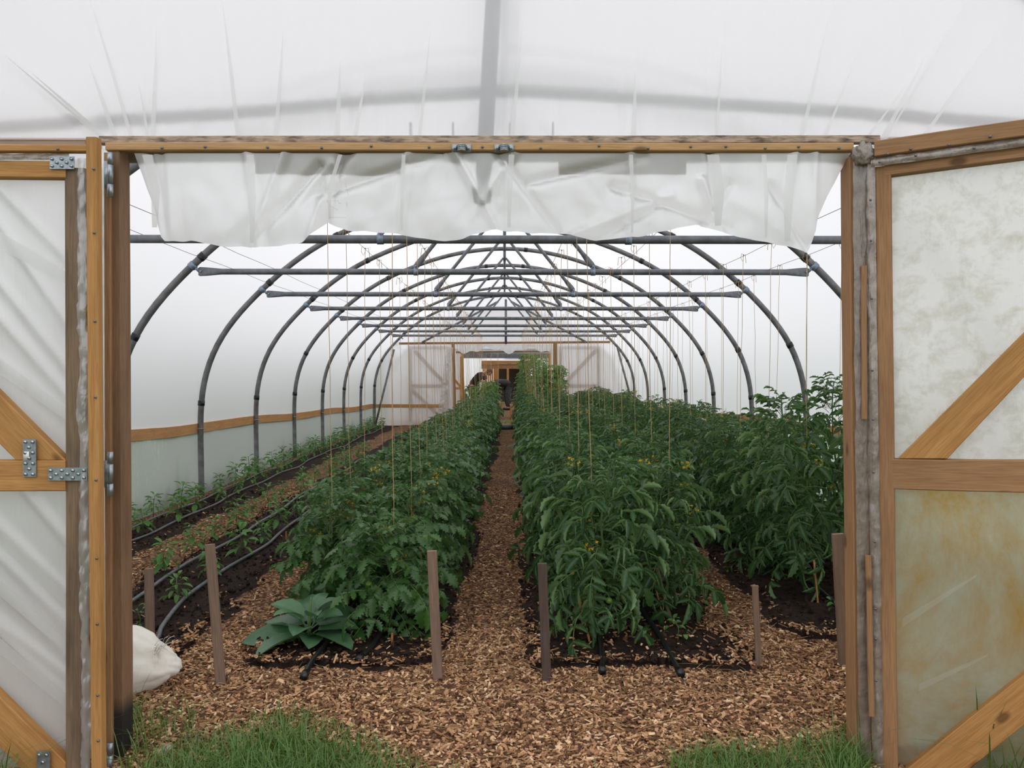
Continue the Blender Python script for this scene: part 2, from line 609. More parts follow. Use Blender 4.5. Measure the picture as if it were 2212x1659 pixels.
def gz(x, y):
    z = .012 * mnoise.noise(Vector((x * 1.3, y * 1.3, 0))) + .006 * mnoise.noise(Vector((x * 7, y * 7, 5)))
    if y < 3.0: z -= .09 * min(1, (3.0 - y) / .5)
    return z


def grid_mesh(xs, ys, fz, mat, name):
    nx, ny = len(xs), len(ys)
    V = np.zeros((nx * ny, 3), np.float32)
    k = 0
    for y in ys:
        for x in xs:
            V[k] = (x, y, fz(x, y)); k += 1
    i = np.arange(nx - 1); j = np.arange(ny - 1)
    I, J = np.meshgrid(i, j)
    a = (J * nx + I).ravel()
    Fc = np.stack([a, a + 1, a + 1 + nx, a + nx], 1)
    return mesh(name, V, Fc, mat)


def steps(a, b, d0, g):
    r = [a]
    d = d0
    while r[-1] < b:
        r.append(r[-1] + d); d *= g
    r[-1] = b
    return r


ys = steps(1.4, 34, .04, 1.012)
obj('floor', grid_mesh(np.arange(-3.12, 3.13, .06), ys, gz, M_['chipground'], 'floor'), kind='structure')
V, Fc = [], []
lawn = MB()
for (x0, x1, y0, y1) in ((-60, -3.12, -20, 90), (3.12, 60, -20, 90), (-3.12, 3.12, -20, 1.4), (-3.12, 3.12, 34, 90)):
    lawn.add([(x0, y0, -.09), (x1, y0, -.09), (x1, y1, -.09), (x0, y1, -.09)], [(0, 1, 2, 3)])
lawn.obj('ground', M_['lawn'], kind='structure', origin=(0, 0, 0))

bedlab = ['dark compost bed along the left plastic wall with small pepper plants',
          'dark compost bed left of centre with pepper seedlings and hoses',
          'dark compost bed under the tomatoes just left of the middle path',
          'dark compost bed under the tomatoes just right of the middle path',
          'dark compost bed under the tomatoes against the right wall']
for i, (x0, x1, y0, y1, sk) in enumerate(BEDS):
    ys_ = steps(y0 - .12, y1 + .1, .03, 1.010)
    def fz(x, y, x0=x0, x1=x1, y0=y0, y1=y1, sk=sk):
        s_ = sk * (y - 4)
        xx = x + s_
        d = min(xx - x0 - s_, x1 + s_ - xx, y - y0, y1 - y) + .09 * mnoise.noise(Vector((xx*3.1, y*3.1, 8.8))) + .05 * mnoise.noise(Vector((xx*2.1, y*1.7, 3.3))) + .03 * mnoise.noise(Vector((xx*8, y*8, 1.3)))
        k = max(-1, min(1, d / .10))
        return gz(xx, y) + .028 * k - .004 + (.016 * mnoise.noise(Vector((xx*14, y*14, 2))) + .010 * mnoise.noise(Vector((xx*35, y*35, 7)))) * (k > 0)
    me = grid_mesh(np.arange(x0 - .1, x1 + .101, .03), ys_, fz, M_['soil'], 'soil')
    co = np.zeros(len(me.vertices) * 3, np.float32); me.vertices.foreach_get('co', co); co = co.reshape(-1, 3)
    co[:, 0] += sk * (co[:, 1] - 4)
    me.vertices.foreach_set('co', co.ravel()); me.update()
    obj('soil_bed', me, label=bedlab[i], cat='soil bed', kind='stuff')


def scatter_boxes(P, sz, tilt, seed):
    """P (n,3) centres, sz (n,3) sizes -> chip mesh arrays; 8 verts, 6 quads each"""
    r = np.random.default_rng(seed)
    n = len(P)
    yaw = r.uniform(0, 2*PI, n); ti = r.normal(0, tilt, n); ro = r.normal(0, tilt, n)
    cy, sy_ = np.cos(yaw), np.sin(yaw); ct, st = np.cos(ti), np.sin(ti); cr_, sr = np.cos(ro), np.sin(ro)
    corners = np.array([(x, y, z) for x in (-.5, .5) for y in (-.5, .5) for z in (-.5, .5)])
    C = corners[None] * sz[:, None, :]
    C[:, :, 1] *= (1 - .45 * (corners[None, :, 0] > 0) * r.uniform(0, 1, (n, 1)))
    C[:, :, 0] += r.normal(0, .12, (n, 8)) * sz[:, None, 1]
    x, y, z = C[..., 0], C[..., 1], C[..., 2]
    y2 = y*cr_[:, None] - z*sr[:, None]; z2 = y*sr[:, None] + z*cr_[:, None]
    x3 = x*ct[:, None] + z2*st[:, None]; z3 = -x*st[:, None] + z2*ct[:, None]
    x4 = x3*cy[:, None] - y2*sy_[:, None]; y4 = x3*sy_[:, None] + y2*cy[:, None]
    V = np.stack([x4, y4, z3], 2) + P[:, None, :]
    q = np.array([(0, 1, 3, 2), (4, 6, 7, 5), (0, 4, 5, 1), (2, 3, 7, 6), (0, 2, 6, 4), (1, 5, 7, 3)])
    Fc = (q[None] + (np.arange(n) * 8)[:, None, None]).reshape(-1, 4)
    return V.reshape(-1, 3), Fc


pts = []
N_CHIP = 0
def try_chip(x, y, soil_p):
    b = bed_w(x, y)
    if b > .02 and random.random() > soil_p * (1 if b > .12 else (9 if b < .07 else 4)): return
    pts.append((x, y, gz(x, y) + (.03 if b > 0.02 else .0) + random.uniform(0, .008)))
for k in range(40000):
    y = 2.42 + 1.5 * random.random() ** 1.15
    x = random.uniform(-.52 * y, .47 * y)
    try_chip(x, y, .07)
for k in range(26000):
    y = 3.6 + 5.2 * random.random() ** 1.5
    x = random.uniform(-2.7, 1.6)
    if -1.0 < x < -.3 and y > 4: continue
    try_chip(x, y, .03)
P = np.array(pts)
sz = np.stack([RNG.lognormal(math.log(.0155), .50, len(P)), RNG.lognormal(math.log(.0082), .42, len(P)), RNG.uniform(.0018, .005, len(P))], 1)
sz[:, 0] = np.minimum(sz[:, 0], .06); sz[:, 1] = np.minimum(sz[:, 1], np.minimum(sz[:, 0], .02))
V, Fc = scatter_boxes(P, sz, .32, 5)
obj('wood_chips', mesh('wood_chips', V, Fc, M_['chip'], False), label='loose brown wood chip mulch covering paths and the doorway ground', cat='wood chips', kind='stuff')
# soil clods
pts = []
for k in range(15000):
    y = 3.4 + 5 * random.random() ** 1.6
    x = random.uniform(-3.0, 2.4)
    if bed_w(x, y) > .0: pts.append((x, y, gz(x, y) + .028 + random.uniform(-.004, .006)))
P = np.array(pts)
s0 = RNG.lognormal(math.log(.010), .5, len(P)); s0 = np.minimum(s0, .035)
sz = np.stack([s0, s0 * RNG.uniform(.6, 1, len(P)), s0 * RNG.uniform(.5, .9, len(P))], 1)
V, Fc = scatter_boxes(P, sz, .8, 6)
obj('soil_clods', mesh('soil_clods', V, Fc, M_['soil'], False), label='crumbly dark soil clods lying over the compost beds', cat='soil', kind='stuff')
# straw stalks
st_ = MB()
for k in range(420):
    y = 2.5 + 1.6 * random.random(); x = random.uniform(-.5*y, .44*y)
    a = random.uniform(0, PI); L = random.uniform(.05, .2); z = gz(x, y) + .012
    b = random.uniform(-.3, .3)
    st_.add(*tube([(x, y, z), (x + L*.5*math.cos(a), y + L*.5*math.sin(a), z + random.uniform(0, .012)), (x + L*math.cos(a+b), y + L*math.sin(a+b), z)], random.uniform(.0007, .0016), 4))
st_.obj('straw', plain('dry_straw', lin(188, 156, 112), .8, lin(150, 120, 84), 60), origin=(0, 3, 0), label='thin dry straw stalks strewn over the wood chips', cat='straw', kind='stuff')


# ------------------------------------------------------------------ tunnel film
def rail_z(Y):
    return .73 + (.45 - .73) * (Y - 6.57) / (19.2 - 6.57) + .012 * math.sin(Y * 1.4)


def film_strip(name, xs_z, Y0, Y1, mat, ny, wave=.01, **k):
    n = len(xs_z)
    V = []
    for j in range(ny + 1):
        Y = Y0 + (Y1 - Y0) * j / ny
        for i, (x, z) in enumerate(xs_z):
            if i in (0, n - 1) and name == 'ceiling' and Y < 20: z = rail_z(Y)
            s = 1 + .004 * math.sin(PI * ((Y - Y_FRONT) / 1.83 % 1.0)) + wave * .25 * mnoise.noise(Vector((x * 1.5, Y * 2.5, z * 1.5)))
            V.append((x * s, Y, H + (z - H) * s))
    I, J = np.meshgrid(np.arange(n - 1), np.arange(ny))
    a = (J * n + I).ravel()
    return obj(name, mesh(name, V, np.stack([a, a + 1, a + 1 + n, a + n], 1), mat), **k)


OFF = .036
roofp = []
for i, (x, z) in enumerate(FULL):
    if z > .60:
        d = math.hypot(x, z - H + 1.2)
        roofp.append((x + OFF * x / max(d, 1e-6), z + OFF * max(0, (z - H)) / 1.5))
film_strip('ceiling', roofp, Y_FRONT, Y_BACK, M_['film_roof'], 110, .006, kind='structure')
for side, nm in ((-1, 'wall_left'), (1, 'wall_right')):
    V = []; ny = 90; nz = 6
    for j in range(ny + 1):
        Y = Y_FRONT + (Y_BACK - Y_FRONT) * j / ny
        for i in range(nz + 1):
            z = -.12 + (rail_z(Y) + .12) * i / nz
            V.append((side * (XB + .05 + .012 * mnoise.noise(Vector((Y * 3, z * 2, side)))), Y, z))
    n = nz + 1
    I, J = np.meshgrid(np.arange(n - 1), np.arange(ny)); a = (J * n + I).ravel()
    obj(nm, mesh(nm, V, np.stack([a, a + 1, a + 1 + n, a + n], 1), M_['film_side']), kind='structure')


def fold_disp(lines, x, z):
    """lines: (xa, za, xb, zb, amp, width) fold ridges"""
    d = 0
    for (xa, za, xb, zb, amp, wd) in lines:
        L = math.hypot(xb - xa, zb - za)
        ux, uz = (xb - xa) / L, (zb - za) / L
        tt = (x - xa) * ux + (z - za) * uz
        pd = (x - xa) * uz - (z - za) * ux
        if -.1 < tt < L + .1 and abs(pd) < wd * 3:
            d += amp * math.exp(-(pd / wd) ** 2) * min(1, max(0, 1.15 - tt / L * .5))
    return d


def sheet(name, x0, x1, zlo, zhi, Y, nx, nz, mat, lines=(), wave=.01, parent=None, topdepth=0, **k):
    V = []
    for i in range(nx + 1):
        x = x0 + (x1 - x0) * i / nx
        a, b = zlo(x), zhi(x)
        for j in range(nz + 1):
            z = a + (b - a) * j / nz
            V.append((x, Y - fold_disp(lines, x, z) + wave * mnoise.noise(Vector((x * 2.2, z * 1.1, Y))), z))
    n = nz + 1
    I, J = np.meshgrid(np.arange(n - 1), np.arange(nx)); a = (J * n + I).ravel()
    return obj(name, mesh(name, V, np.stack([a, a + 1, a + 1 + n, a + n], 1), mat), parent, **k)


Z_HEAD = at(1106, 305, Y_FRONT).z
# pleats of the gable sheet: pixel lines from the header upward
pleats = [(230, 300, 60, 150), (218, 296, 0, 110), (250, 300, 190, 130), (285, 300, 195, 0), (330, 300, 338, 60),
          (320, 300, 300, 180), (515, 300, 480, 0), (595, 300, 612, 60), (727, 300, 735, 130), (765, 300, 790, 160), (905, 300, 930, 60), (1105, 300, 1130, 40),
          (1368, 300, 1372, 150), (1547, 300, 1560, 90), (1730, 300, 1790, 40), (1780, 300, 1850, 120), (1905, 300, 2000, 120), (1870, 300, 1960, 180), (1912, 300, 2090, 0), (1990, 300, 2140, 90)]
lines = []
for (a, b, c, d) in pleats:
    p = at(a, b, Y_FRONT); q = at(c, d, Y_FRONT)
    lines.append((p.x, p.z, q.x, q.z, .007, .02))
for k in range(26):
    px = random.uniform(300, 1850); p = at(px, 300, Y_FRONT)
    lines.append((p.x, p.z, p.x + (px - 1090)*.00012 + random.uniform(-.03, .03), p.z + random.uniform(.15, .5), .004, .007))
wf = sheet('wall_front', -3.06, 3.06, lambda x: min(Z_HEAD, roof_z(x) - .05), lambda x: roof_z(x) + .03, Y_FRONT, 420, 90, M_['film_gable'], lines, .012, kind='structure')
XL = at(255, 800, Y_FRONT).x
XR = at(1845, 800, Y_FRONT).x
glines = [(-2.4, 1.9, -1.5, .9, .01, .02), (-2.6, 1.5, -1.5, .3, .012, .03), (-2.2, .9, -1.4, .1, .012, .02), (-2.0, 2.0, -1.4, 1.3, .01, .015)]
sheet('wall_front', -3.06, XL, lambda x: -.1, lambda x: Z_HEAD, Y_FRONT + .01, 90, 60, M_['film_side'], glines, .012, kind='structure')
sheet('wall_front', XR + .02, 3.06, lambda x: -.1, lambda x: Z_HEAD, Y_FRONT + .01, 60, 50, M_['film_side'], [(a*-1, b, c*-1, d, e, f) for a, b, c, d, e, f in glines], .012, kind='structure')
# doubled pleats lying over the gable film
for (a, b, c, d) in pleats:
    wpx = random.uniform(6, 15)
    P0 = at(a - wpx/2, b + 2, Y_FRONT - .016); P1 = at(a + wpx/2, b + 2, Y_FRONT - .016); P2 = at(c, d, Y_FRONT - .014); Pm = at((a + wpx/2)*.5 + c*.5 + 2, b*.5 + d*.5, Y_FRONT - .02)
    me = mesh('fold', [P0, P1, Pm, P2], [(0, 1, 2), (0, 2, 3)], M_['film_fold'])
    obj('fold', me, wf)


# ------------------------------------------------------------------ hoops
def prof_pts(Y, off=0.0):
    return [Vector((x, Y, z)) for x, z in FULL]


def path_at(pts, zt, side, up=True):
    best = min((p for p in pts if p.x * side > 0), key=lambda p: abs(p.z - zt))
    return pts.index(best)


hoop_mesh = MB().add(*tube(prof_pts(0), .029, 12)).mesh('tube', M_['steel_old'])
hoop_names = ['second', 'third', 'fourth', 'fifth', 'sixth', 'seventh', 'eighth', 'ninth']
hpts = prof_pts(0)
def seg_mesh(i, r, ln, mat, nm):
    p = hpts[i]; d = (hpts[min(i+1, len(hpts)-1)] - hpts[max(i-1, 0)]).normalized()
    return MB().add(*tube([p - d*ln/2, p + d*ln/2], r, 14)).mesh(nm, mat)
band_idx = []
for side in (-1, 1):
    for zt in (.96, 1.50, 2.20, 2.64):
        band_idx.append(path_at(hpts, zt, side))
band_idx.append(len(hpts)//2 + 3); band_idx.append(len(hpts)//2 - 3)
bands = {i: seg_mesh(i, .0335, .05, M_['tape'], 'tape') for i in band_idx}
wband = seg_mesh(path_at(hpts, .90, -1), .033, .05, M_['whitetape'], 'tape')
clamp_i = {s: path_at(hpts, H + 773*U, s) for s in (-1, 1)}
clampm = {}
for s in (-1, 1):
    b = MB().add(*tube([hpts[clamp_i[s]] - (hpts[clamp_i[s]+1]-hpts[clamp_i[s]-1]).normalized()*.02, hpts[clamp_i[s]] + (hpts[clamp_i[s]+1]-hpts[clamp_i[s]-1]).normalized()*.02], .035, 14))
    p = hpts[clamp_i[s]]; q = Vector((s * (2302*U - .01), 0, H + 760*U))
    b.add(*tube([p, q], .012, 4))
    clampm[s] = b.mesh('clamp', M_['clamp'])

brace_pts = {}
for s in (-1, 1):
    brace_pts[s] = (Vector((s * 668 * U, 0, H + 800 * U)), Vector((s * 18 * U, 0, H + 1605 * U)))


def flat_bar_mesh(x0, x1, r):
    secs = [(0, .004, .030), (.012, .006, .036), (.06, .007, .034), (.12, .014, .029), (.18, r, r)]
    L = x1 - x0
    rows = [(x0 + d, a, b) for d, a, b in secs] + [(x0 + L * k / 8, r, r) for k in range(1, 8)] + [(x1 - d, a, b) for d, a, b in reversed(secs)]
    rows.sort()
    n = 12; V = []; Fc = []
    for (x, ry, rz) in rows:
        sag = -.012 * (1 - ((x - (x0 + x1)/2) / (L/2))**2)
        for k in range(n):
            t_ = 2*PI*k/n
            V.append((x, ry*math.cos(t_), rz*math.sin(t_) - sag*0))
    for i in range(len(rows) - 1):
        for k in range(n):
            k2 = (k+1) % n
            Fc.append((i*n+k, i*n+k2, (i+1)*n+k2, (i+1)*n+k))
    Fc.append(tuple(range(n-1, -1, -1))); Fc.append(tuple((len(rows)-1)*n+k for k in range(n)))
    return V, Fc


bar_m = MB().add(*flat_bar_mesh(-2302*U, 2302*U, .0238)).mesh('tube', M_['steel'])
bolt_m = MB().add(*tube([(0, -.014, 0), (0, .014, 0)], .009, 6)).mesh('bolt', M_['bolt'])


def brace_mesh(A, B, r):
    d = (B - A); L = d.length; d.normalize()
    pts_ = [A, A + d*.02, A + d*.08, A + d*.14, B - d*.14, B - d*.06, B]
    V, Fc = tube(pts_, [r*1.3, r*1.5, r*1.4, r, r, r*.9, r*.8], 8)
    V = [Vector((v.x, v.y * (.35 if ((v - A).length < .1 or (v - B).length < .08) else 1), v.z)) for v in V]
    return MB().add(V, Fc).mesh('tube', M_['steel'])


bracem = {s: brace_mesh(brace_pts[s][0], brace_pts[s][1], .0165) for s in (-1, 1)}
bclampm = {}
for s in (-1, 1):
    A = brace_pts[s][0]; b = MB()
    b.add(*tube([(A.x - .018, 0, H + 760*U), (A.x + .018, 0, H + 760*U)], .029, 12))
    b.add(*box((A.x, 0, H + 784*U), .03, .012, .05))
    bclampm[s] = b.mesh('clamp', M_['clamp'])

hub_m = MB()
hub_m.add(*tube([(0, 0, H + 1560*U), (0, 0, H + 1745*U)], .020, 10))
hub_m = hub_m.mesh('hub_tube', M_['steel'])

for k in range(10):
    n = 1.5 + k
    Y = Yn(n)
    if k == 0: Y = Y_FRONT + .045
    if k == 9: Y = Y_BACK - .04
    if k == 0:
        lb = 'grey steel end hoop directly behind the front plastic gable'
    elif k == 9:
        lb = 'farthest grey steel hoop, against the back gable'
    else:
        lb = 'grey steel tunnel hoop, %s hoop counted in from the front doorway' % hoop_names[k-1]
    hp = empty('tunnel_hoop', (0, Y, 0), lb, 'hoop', 'steel hoops carrying the plastic roof')
    T = Matrix.Translation((0, Y, 0))
    obj('tube', hoop_mesh, hp, T)
    for i in band_idx:
        if random.random() < .88: obj('tape', bands[i], hp, T, label='black tape band')
    for s in (-1, 1): obj('clamp', clampm[s], hp, T, label='pale galvanised clamp')
    if 1 <= k <= 8:
        zoff = -.045 if k == 1 else 0
        cb = empty('crop_bar', (0, Y, H + 760*U), 'grey steel crop bar across the tunnel, %s bar from the doorway' % ORD[k-1], 'crop bar', 'horizontal crop bars')
        Tb = Matrix.Translation((0, Y, H + 760*U + zoff))
        obj('tube', bar_m, cb, Tb)
        for s in (-1, 1): obj('bolt', bolt_m, cb, Matrix.Translation((s*(2302*U - .02), Y - .006, H + 760*U + zoff)))
        for s, sd in ((-1, 'left'), (1, 'right')):
            br = empty('roof_brace', (s*668*U, Y, H + 780*U), 'slanting grey brace up to the ridge, %s half, on the %s crop bar' % (sd, ORD[k-1]), 'brace', 'slanting roof braces')
            Tz = Matrix.Translation((0, Y, zoff))
            obj('tube', bracem[s], br, Tz)
            obj('clamp', bclampm[s], br, Tz, label='pale galvanised clamp')
            obj('bolt', bolt_m, br, Matrix.Translation((s*668*U, Y - .012, H + 800*U + zoff)))
        obj('ridge_hanger', hub_m, None, T, label='short vertical steel hanger below the ridge at the %s crop bar' % ORD[k-1], cat='bracket', group='ridge hangers')
MB().add(*tube([(0, Y_FRONT + .05, H + 1725*U), (0, Y_BACK - .05, H + 1725*U)], .02, 10)).obj('ridge_tube', M_['steel'], label='long grey ridge tube running the length of the tunnel roof', cat='tube')

# gable tubes behind the front film
MB().add(*tube([at(1041, 438, 2.785), at(1066, -20, 2.81), at(1100, -380, 2.83)], .027, 12)).obj('gable_post', M_['steel'], label='thick vertical grey tube seen through the plastic above the doorway', cat='tube')
MB().add(*tube([at(-260, 292, 2.83), at(0, 267, 2.86), at(500, 236, 2.90), at(800, 207, 2.91), at(1106, 187, 2.92), at(1500, 212, 2.90), at(2212, 262, 2.84), at(2480, 300, 2.83)], .021, 10)).obj('gable_brace', M_['steel_old'], label='bowed grey tube seen blurred through the plastic above the doorway', cat='tube')
for i, px in enumerate((885, 978, 1100, 1195)):
    MB().add(*tube([at(px, 262, 2.80), at(px, 305, 2.80)], .004, 6)).obj('gable_rod', M_['steel'], label='thin upright rod behind the plastic above the header, %s from left' % ['first', 'second', 'third', 'fourth'][i], cat='rod', group='thin rods behind the gable plastic')

# line wires on top of the crop bars
WIRES = [-1.82, -2.15, -.92, -.53, .36, .89, 1.67, 2.10]
wnames = ['third from the left wall side', 'outermost on the left', 'over the outer left tomato row', 'over the left tomato row beside the path', 'over the right tomato row beside the path',
          'over the second row right of the path', 'over the inner row by the right wall', 'outermost on the right']
WZ = H + 762*U + .026
for i, x in enumerate(WIRES):
    P_ = []
    for k in range(31):
        Y = 2.85 + (19.1 - 2.85) * k / 30
        P_.append((x, Y, WZ - .012 * math.sin(PI * ((Y - Y_FRONT)/1.83 % 1))))
    MB().add(*tube(P_, .0016, 4)).obj('line_wire', M_['wire'], label='thin dark wire along the tunnel %s' % wnames[i], cat='wire', group='wires laid over the crop bars')

# side rails
for s, nm in ((-1, 'left'), (1, 'right')):
    V = []; Fc = []; ny = 60
    for j in range(ny + 1):
        Y = 2.85 + (19.15 - 2.85) * j / ny
        z = rail_z(Y) + .008 * mnoise.noise(Vector((Y, s, 0)))
        for (a, b) in ((.038, -.048), (.078, -.048), (.078, .048), (.038, .048)): V.append((s * (XB + a - .012), Y, z + b))
    for j in range(ny):
        for k in range(4):
            k2 = (k+1) % 4
            Fc.append((j*4+k, j*4+k2, (j+1)*4+k2, (j+1)*4+k))
    Fc.append((3, 2, 1, 0)); Fc.append((ny*4, ny*4+1, ny*4+2, ny*4+3))
    rm = wood('rail_wood_' + nm, lin(188, 138, 84), lin(206, 158, 104), lin(140, 92, 50), .12)
    mp = [n for n in rm.node_tree.nodes if n.type == 'MAPPING']
    for n in mp: n.inputs['Scale'].default_value = (n.inputs['Scale'].default_value[2], n.inputs['Scale'].default_value[0], n.inputs['Scale'].default_value[2])
    MBx = mesh('side_rail', V, Fc, rm, False)
    r_ = obj('side_rail', MBx, label='long wooden rail along the foot of the %s plastic wall' % nm, cat='rail')
    for k in range(1, 9):
        Y = Yn(1.5 + k)
        z = rail_z(Y)
        obj('rail_clip', MB().add(*tube([(s*(XB - .03), Y - .01, z), (s*(XB - .045), Y - .04, z), (s*(XB), Y - .09, z + .004)], .005, 6)).mesh('rail_clip', M_['zinc']), r_)

# ------------------------------------------------------------------ front door frame
YF = Y_FRONT
hd = empty('door_frame', at(1040, 310, YF), 'wooden doorway header with nailed batten and mildewed upper beam', 'door frame')
board('beam', at(218, 304, YF - .012), at(1897, 302, YF - .012), .026, .03, M_['mildew'], hd, label='beam stained black with mildew under plastic')
board('batten', at(232, 319, YF - .03), at(1840, 319, YF - .03), .026, .030, M_['batten'], hd)
board('rear_beam', at(250, 338, YF + .05), at(1840, 338, YF + .05), .035, .045, M_['weather'], hd)
for x0, x1 in ((552, 868), (1206, 1480)):
    board('rear_board', at(x0, 356, YF + .022), at(x1, 357, YF + .022), .066, .016, M_['weather'], hd)
nb = MB()
for px in (350, 443, 578, 695, 802, 927, 1042, 1168, 1294, 1400, 1492, 1568, 1653, 1725, 1812):
    p = at(px, 318 + random.uniform(-3, 3), YF - .046)
    nb.add(*tube([p, p + Vector((0, -.003, 0))], .0045, 8))
nb.obj('nails', M_['nail'], hd)
for x0 in (976, 1068):
    c = MB()
    for a in (0, 28):
        c.add(*box(at(x0 + 7 + a, 320, YF - .049), .022, .003, .026))
        p = at(x0 + 7 + a, 320, YF - .052); c.add(*tube([p, p + Vector((0, -.004, 0))], .005, 8))
    P_ = [at(x0 + 12, 320, YF - .05), at(x0 + 15, 318, YF - .066), at(x0 + 21, 317, YF - .071), at(x0 + 27, 318, YF - .066), at(x0 + 30, 320, YF - .05)]
    for dz in (-.008, -.003, .003, .008): c.add(*tube([p + Vector((0, 0, dz)) for p in P_], .0035, 6))
    c.obj('pipe_clip', M_['zinc'], None, label='small galvanised saddle clip screwed on the header batten, %s of two' % ('left' if x0 < 1000 else 'right'), cat='clip', group='saddle clips on the header')
mast = None
# jambs
board('jamb', at(258.5, 330, YF + .0), at(266, 1690, YF + .0), .037, .075, M_['brown'], hd, label='brown upright jamb, blackened at the foot')
board('jamb', at(235, 332, YF - .035), at(240, 1690, YF - .035), .022, .03, M_['mid'], hd)
board('jamb', at(1837, 345, YF), at(1851, 1690, YF), .04, .075, M_['mid'], hd)
board('jamb', at(1856, 345, YF - .03), at(1869, 1690, YF - .03), .045, .03, M_['mid'], hd)
# top gable beams left and right, under the film
board('gable_beam', at(-560, 306, YF + .03), at(212, 310, YF + .03), .026, .045, M_['mid'], hd)
board('gable_beam', at(1895, 307, YF + .03), at(2700, 307, YF + .03), .026, .045, M_['mid'], hd)
for i, (y0, y1) in enumerate(((330, 425), (976, 1072), (1605, 1700))):
    g = MB(); n3 = [(y0, y0 + (y1-y0)*.26), (y0 + (y1-y0)*.28, y0 + (y1-y0)*.70), (y0 + (y1-y0)*.72, y1)]
    for a, b in n3: g.add(*tube([at(238, a, YF - .075), at(238, b, YF - .075)], .0095, 10))
    g.add(*box(at(232, (y0+y1)/2, YF - .058), .02, .003, (y1-y0)*.6/F*YF))
    g.obj('hinge', M_['zinc'], None, label='galvanised barrel hinge on the left jamb, %s of three' % ['top', 'middle', 'bottom'][i], cat='hinge', group='hinges of the left door')


def strip(name, A, B, wd, mat, parent, nrm=(0, -1, 0), amp=.006, n=90, m=5, rough=True, seed=0, edge=.15, **k):
    """wrinkled hanging strip of film between A and B"""
    A = Vector(A); B = Vector(B); X = (B - A); L = X.length; X.normalize()
    N = Vector(nrm).normalized(); Z = X.cross(N).normalized()
    V = []
    for i in range(n + 1):
        tt = i / n
        for j in range(m + 1):
            u = (j / m - .5)
            ed = (1 + edge * mnoise.noise(Vector((tt * 14, seed, j > m/2)))) if j in (0, m) else 1
            p = A + X * (L * tt) + Z * (u * wd * ed)
            p = p + N * (amp * (mnoise.noise(Vector((tt * L * 26, u * 5, seed))) + .6 * mnoise.noise(Vector((tt * L * 70, u * 9 + tt*L*20, seed + 3)))) + amp * .6 * math.cos(u * 5))
            V.append(p)
    q = m + 1
    I, J = np.meshgrid(np.arange(m), np.arange(n)); a = (J * q + I).ravel()
    V = np.array([tuple(v) for v in V]); c = V.mean(axis=0)
    return obj(name, mesh(name, V - c, np.stack([a, a+1, a+1+q, a+q], 1), mat), parent, Matrix.Translation(Vector(c)), **k)


strip('film_edge', at(222, 322, YF - .045), at(228, 1690, YF - .045), .024, M_['film_loose'], hd, amp=.006, seed=2, label='crumpled plastic edge')
strip('film_edge', at(1856, 345, YF - .058), at(1869, 1690, YF - .058), .042, M_['film_dirty'], hd, amp=.004, seed=5, label='grubby plastic wrapped round jamb')

# flap of film hanging from the header
fx = [290, 318, 340, 400, 470, 545, 600, 650, 700, 745, 850, 900, 960, 1000, 1060, 1100, 1200, 1290, 1400, 1470, 1515, 1530, 1600, 1700, 1755, 1775, 1800, 1838]
fy = [352, 430, 517, 515, 529, 531, 528, 520, 474, 494, 501, 509, 517, 513, 492, 497, 500, 516, 505, 488, 480, 487, 508, 527, 541, 465, 410, 342]
ffold = [(325, 340, 350, 515), (345, 345, 345, 400), (535, 340, 555, 520), (610, 345, 560, 470), (650, 400, 540, 520), (700, 410, 660, 515), (735, 345, 700, 470), (745, 400, 900, 350), (740, 345, 690, 400), (880, 345, 860, 480), (1000, 360, 1090, 520),
         (1100, 345, 1050, 420), (1100, 360, 1200, 490), (1362, 340, 1366, 470), (1372, 470, 1300, 510), (1535, 345, 1550, 440), (1550, 440, 1520, 485), (1380, 420, 1530, 470), (1540, 440, 1560, 490), (1715, 345, 1700, 440), (1700, 450, 1755, 535), (1760, 350, 1765, 500), (1200, 380, 1340, 350), (1250, 500, 1400, 440)]
V = []; nx, nz = 260, 26
YFL = YF - .03
fl = []
for (a, b, c, d) in ffold:
    p = at(a, b, YFL); q = at(c, d, YFL); fl.append((p.x, p.z, q.x, q.z, random.choice((-1, 1)) * .02, .012))
for i in range(nx + 1):
    px = 290 + (1838 - 290) * i / nx
    yb = float(np.interp(px, fx, fy)) + 3 * mnoise.noise(Vector((px * .03, 0, 0)))
    for j in range(nz + 1):
        v = j / nz
        p = at(px, 331 + (yb - 331) * v, YFL)
        bulge = fold_disp(fl, p.x, p.z) + .022 * v * mnoise.noise(Vector((p.x * 5, p.z * 3, 9))) + .012 * v * mnoise.noise(Vector((p.x * 16, p.z * 12, 2)))
        V.append((p.x, YFL + .035 * v - bulge, p.z))
n = nz + 1
I, J = np.meshgrid(np.arange(n - 1), np.arange(nx)); a = (J * n + I).ravel()
flap = obj('door_flap', mesh('door_flap', V, np.stack([a, a+1, a+1+n, a+n], 1), M_['film_flap']), label='ragged translucent plastic flap hanging from the doorway header', cat='plastic sheet')
for i_, (px, ax, wpx) in enumerate(((318, 335, 22), (540, 545, 16), (735, 712, 9), (872, 868, 8), (1105, 1100, 12), (1363, 1366, 9), (1540, 1552, 26), (1712, 1702, 22), (1650, 1655, 10))):
    yb = float(np.interp(ax, fx, fy)) - 6
    P_ = [at(px - wpx/2, 334, YFL - .022), at(px + wpx/2, 334, YFL - .022), at(ax + wpx*.5, yb*.5 + 167, YFL - .03), at(ax + wpx*.2, yb, YFL + .0), at(ax - wpx*.3, yb, YFL + .0), at(ax - wpx*.4, yb*.5 + 167, YFL - .026)]
    obj('fold', mesh('fold', P_, [(0, 1, 2, 5), (5, 2, 3, 4)], M_['film_fold']), flap)
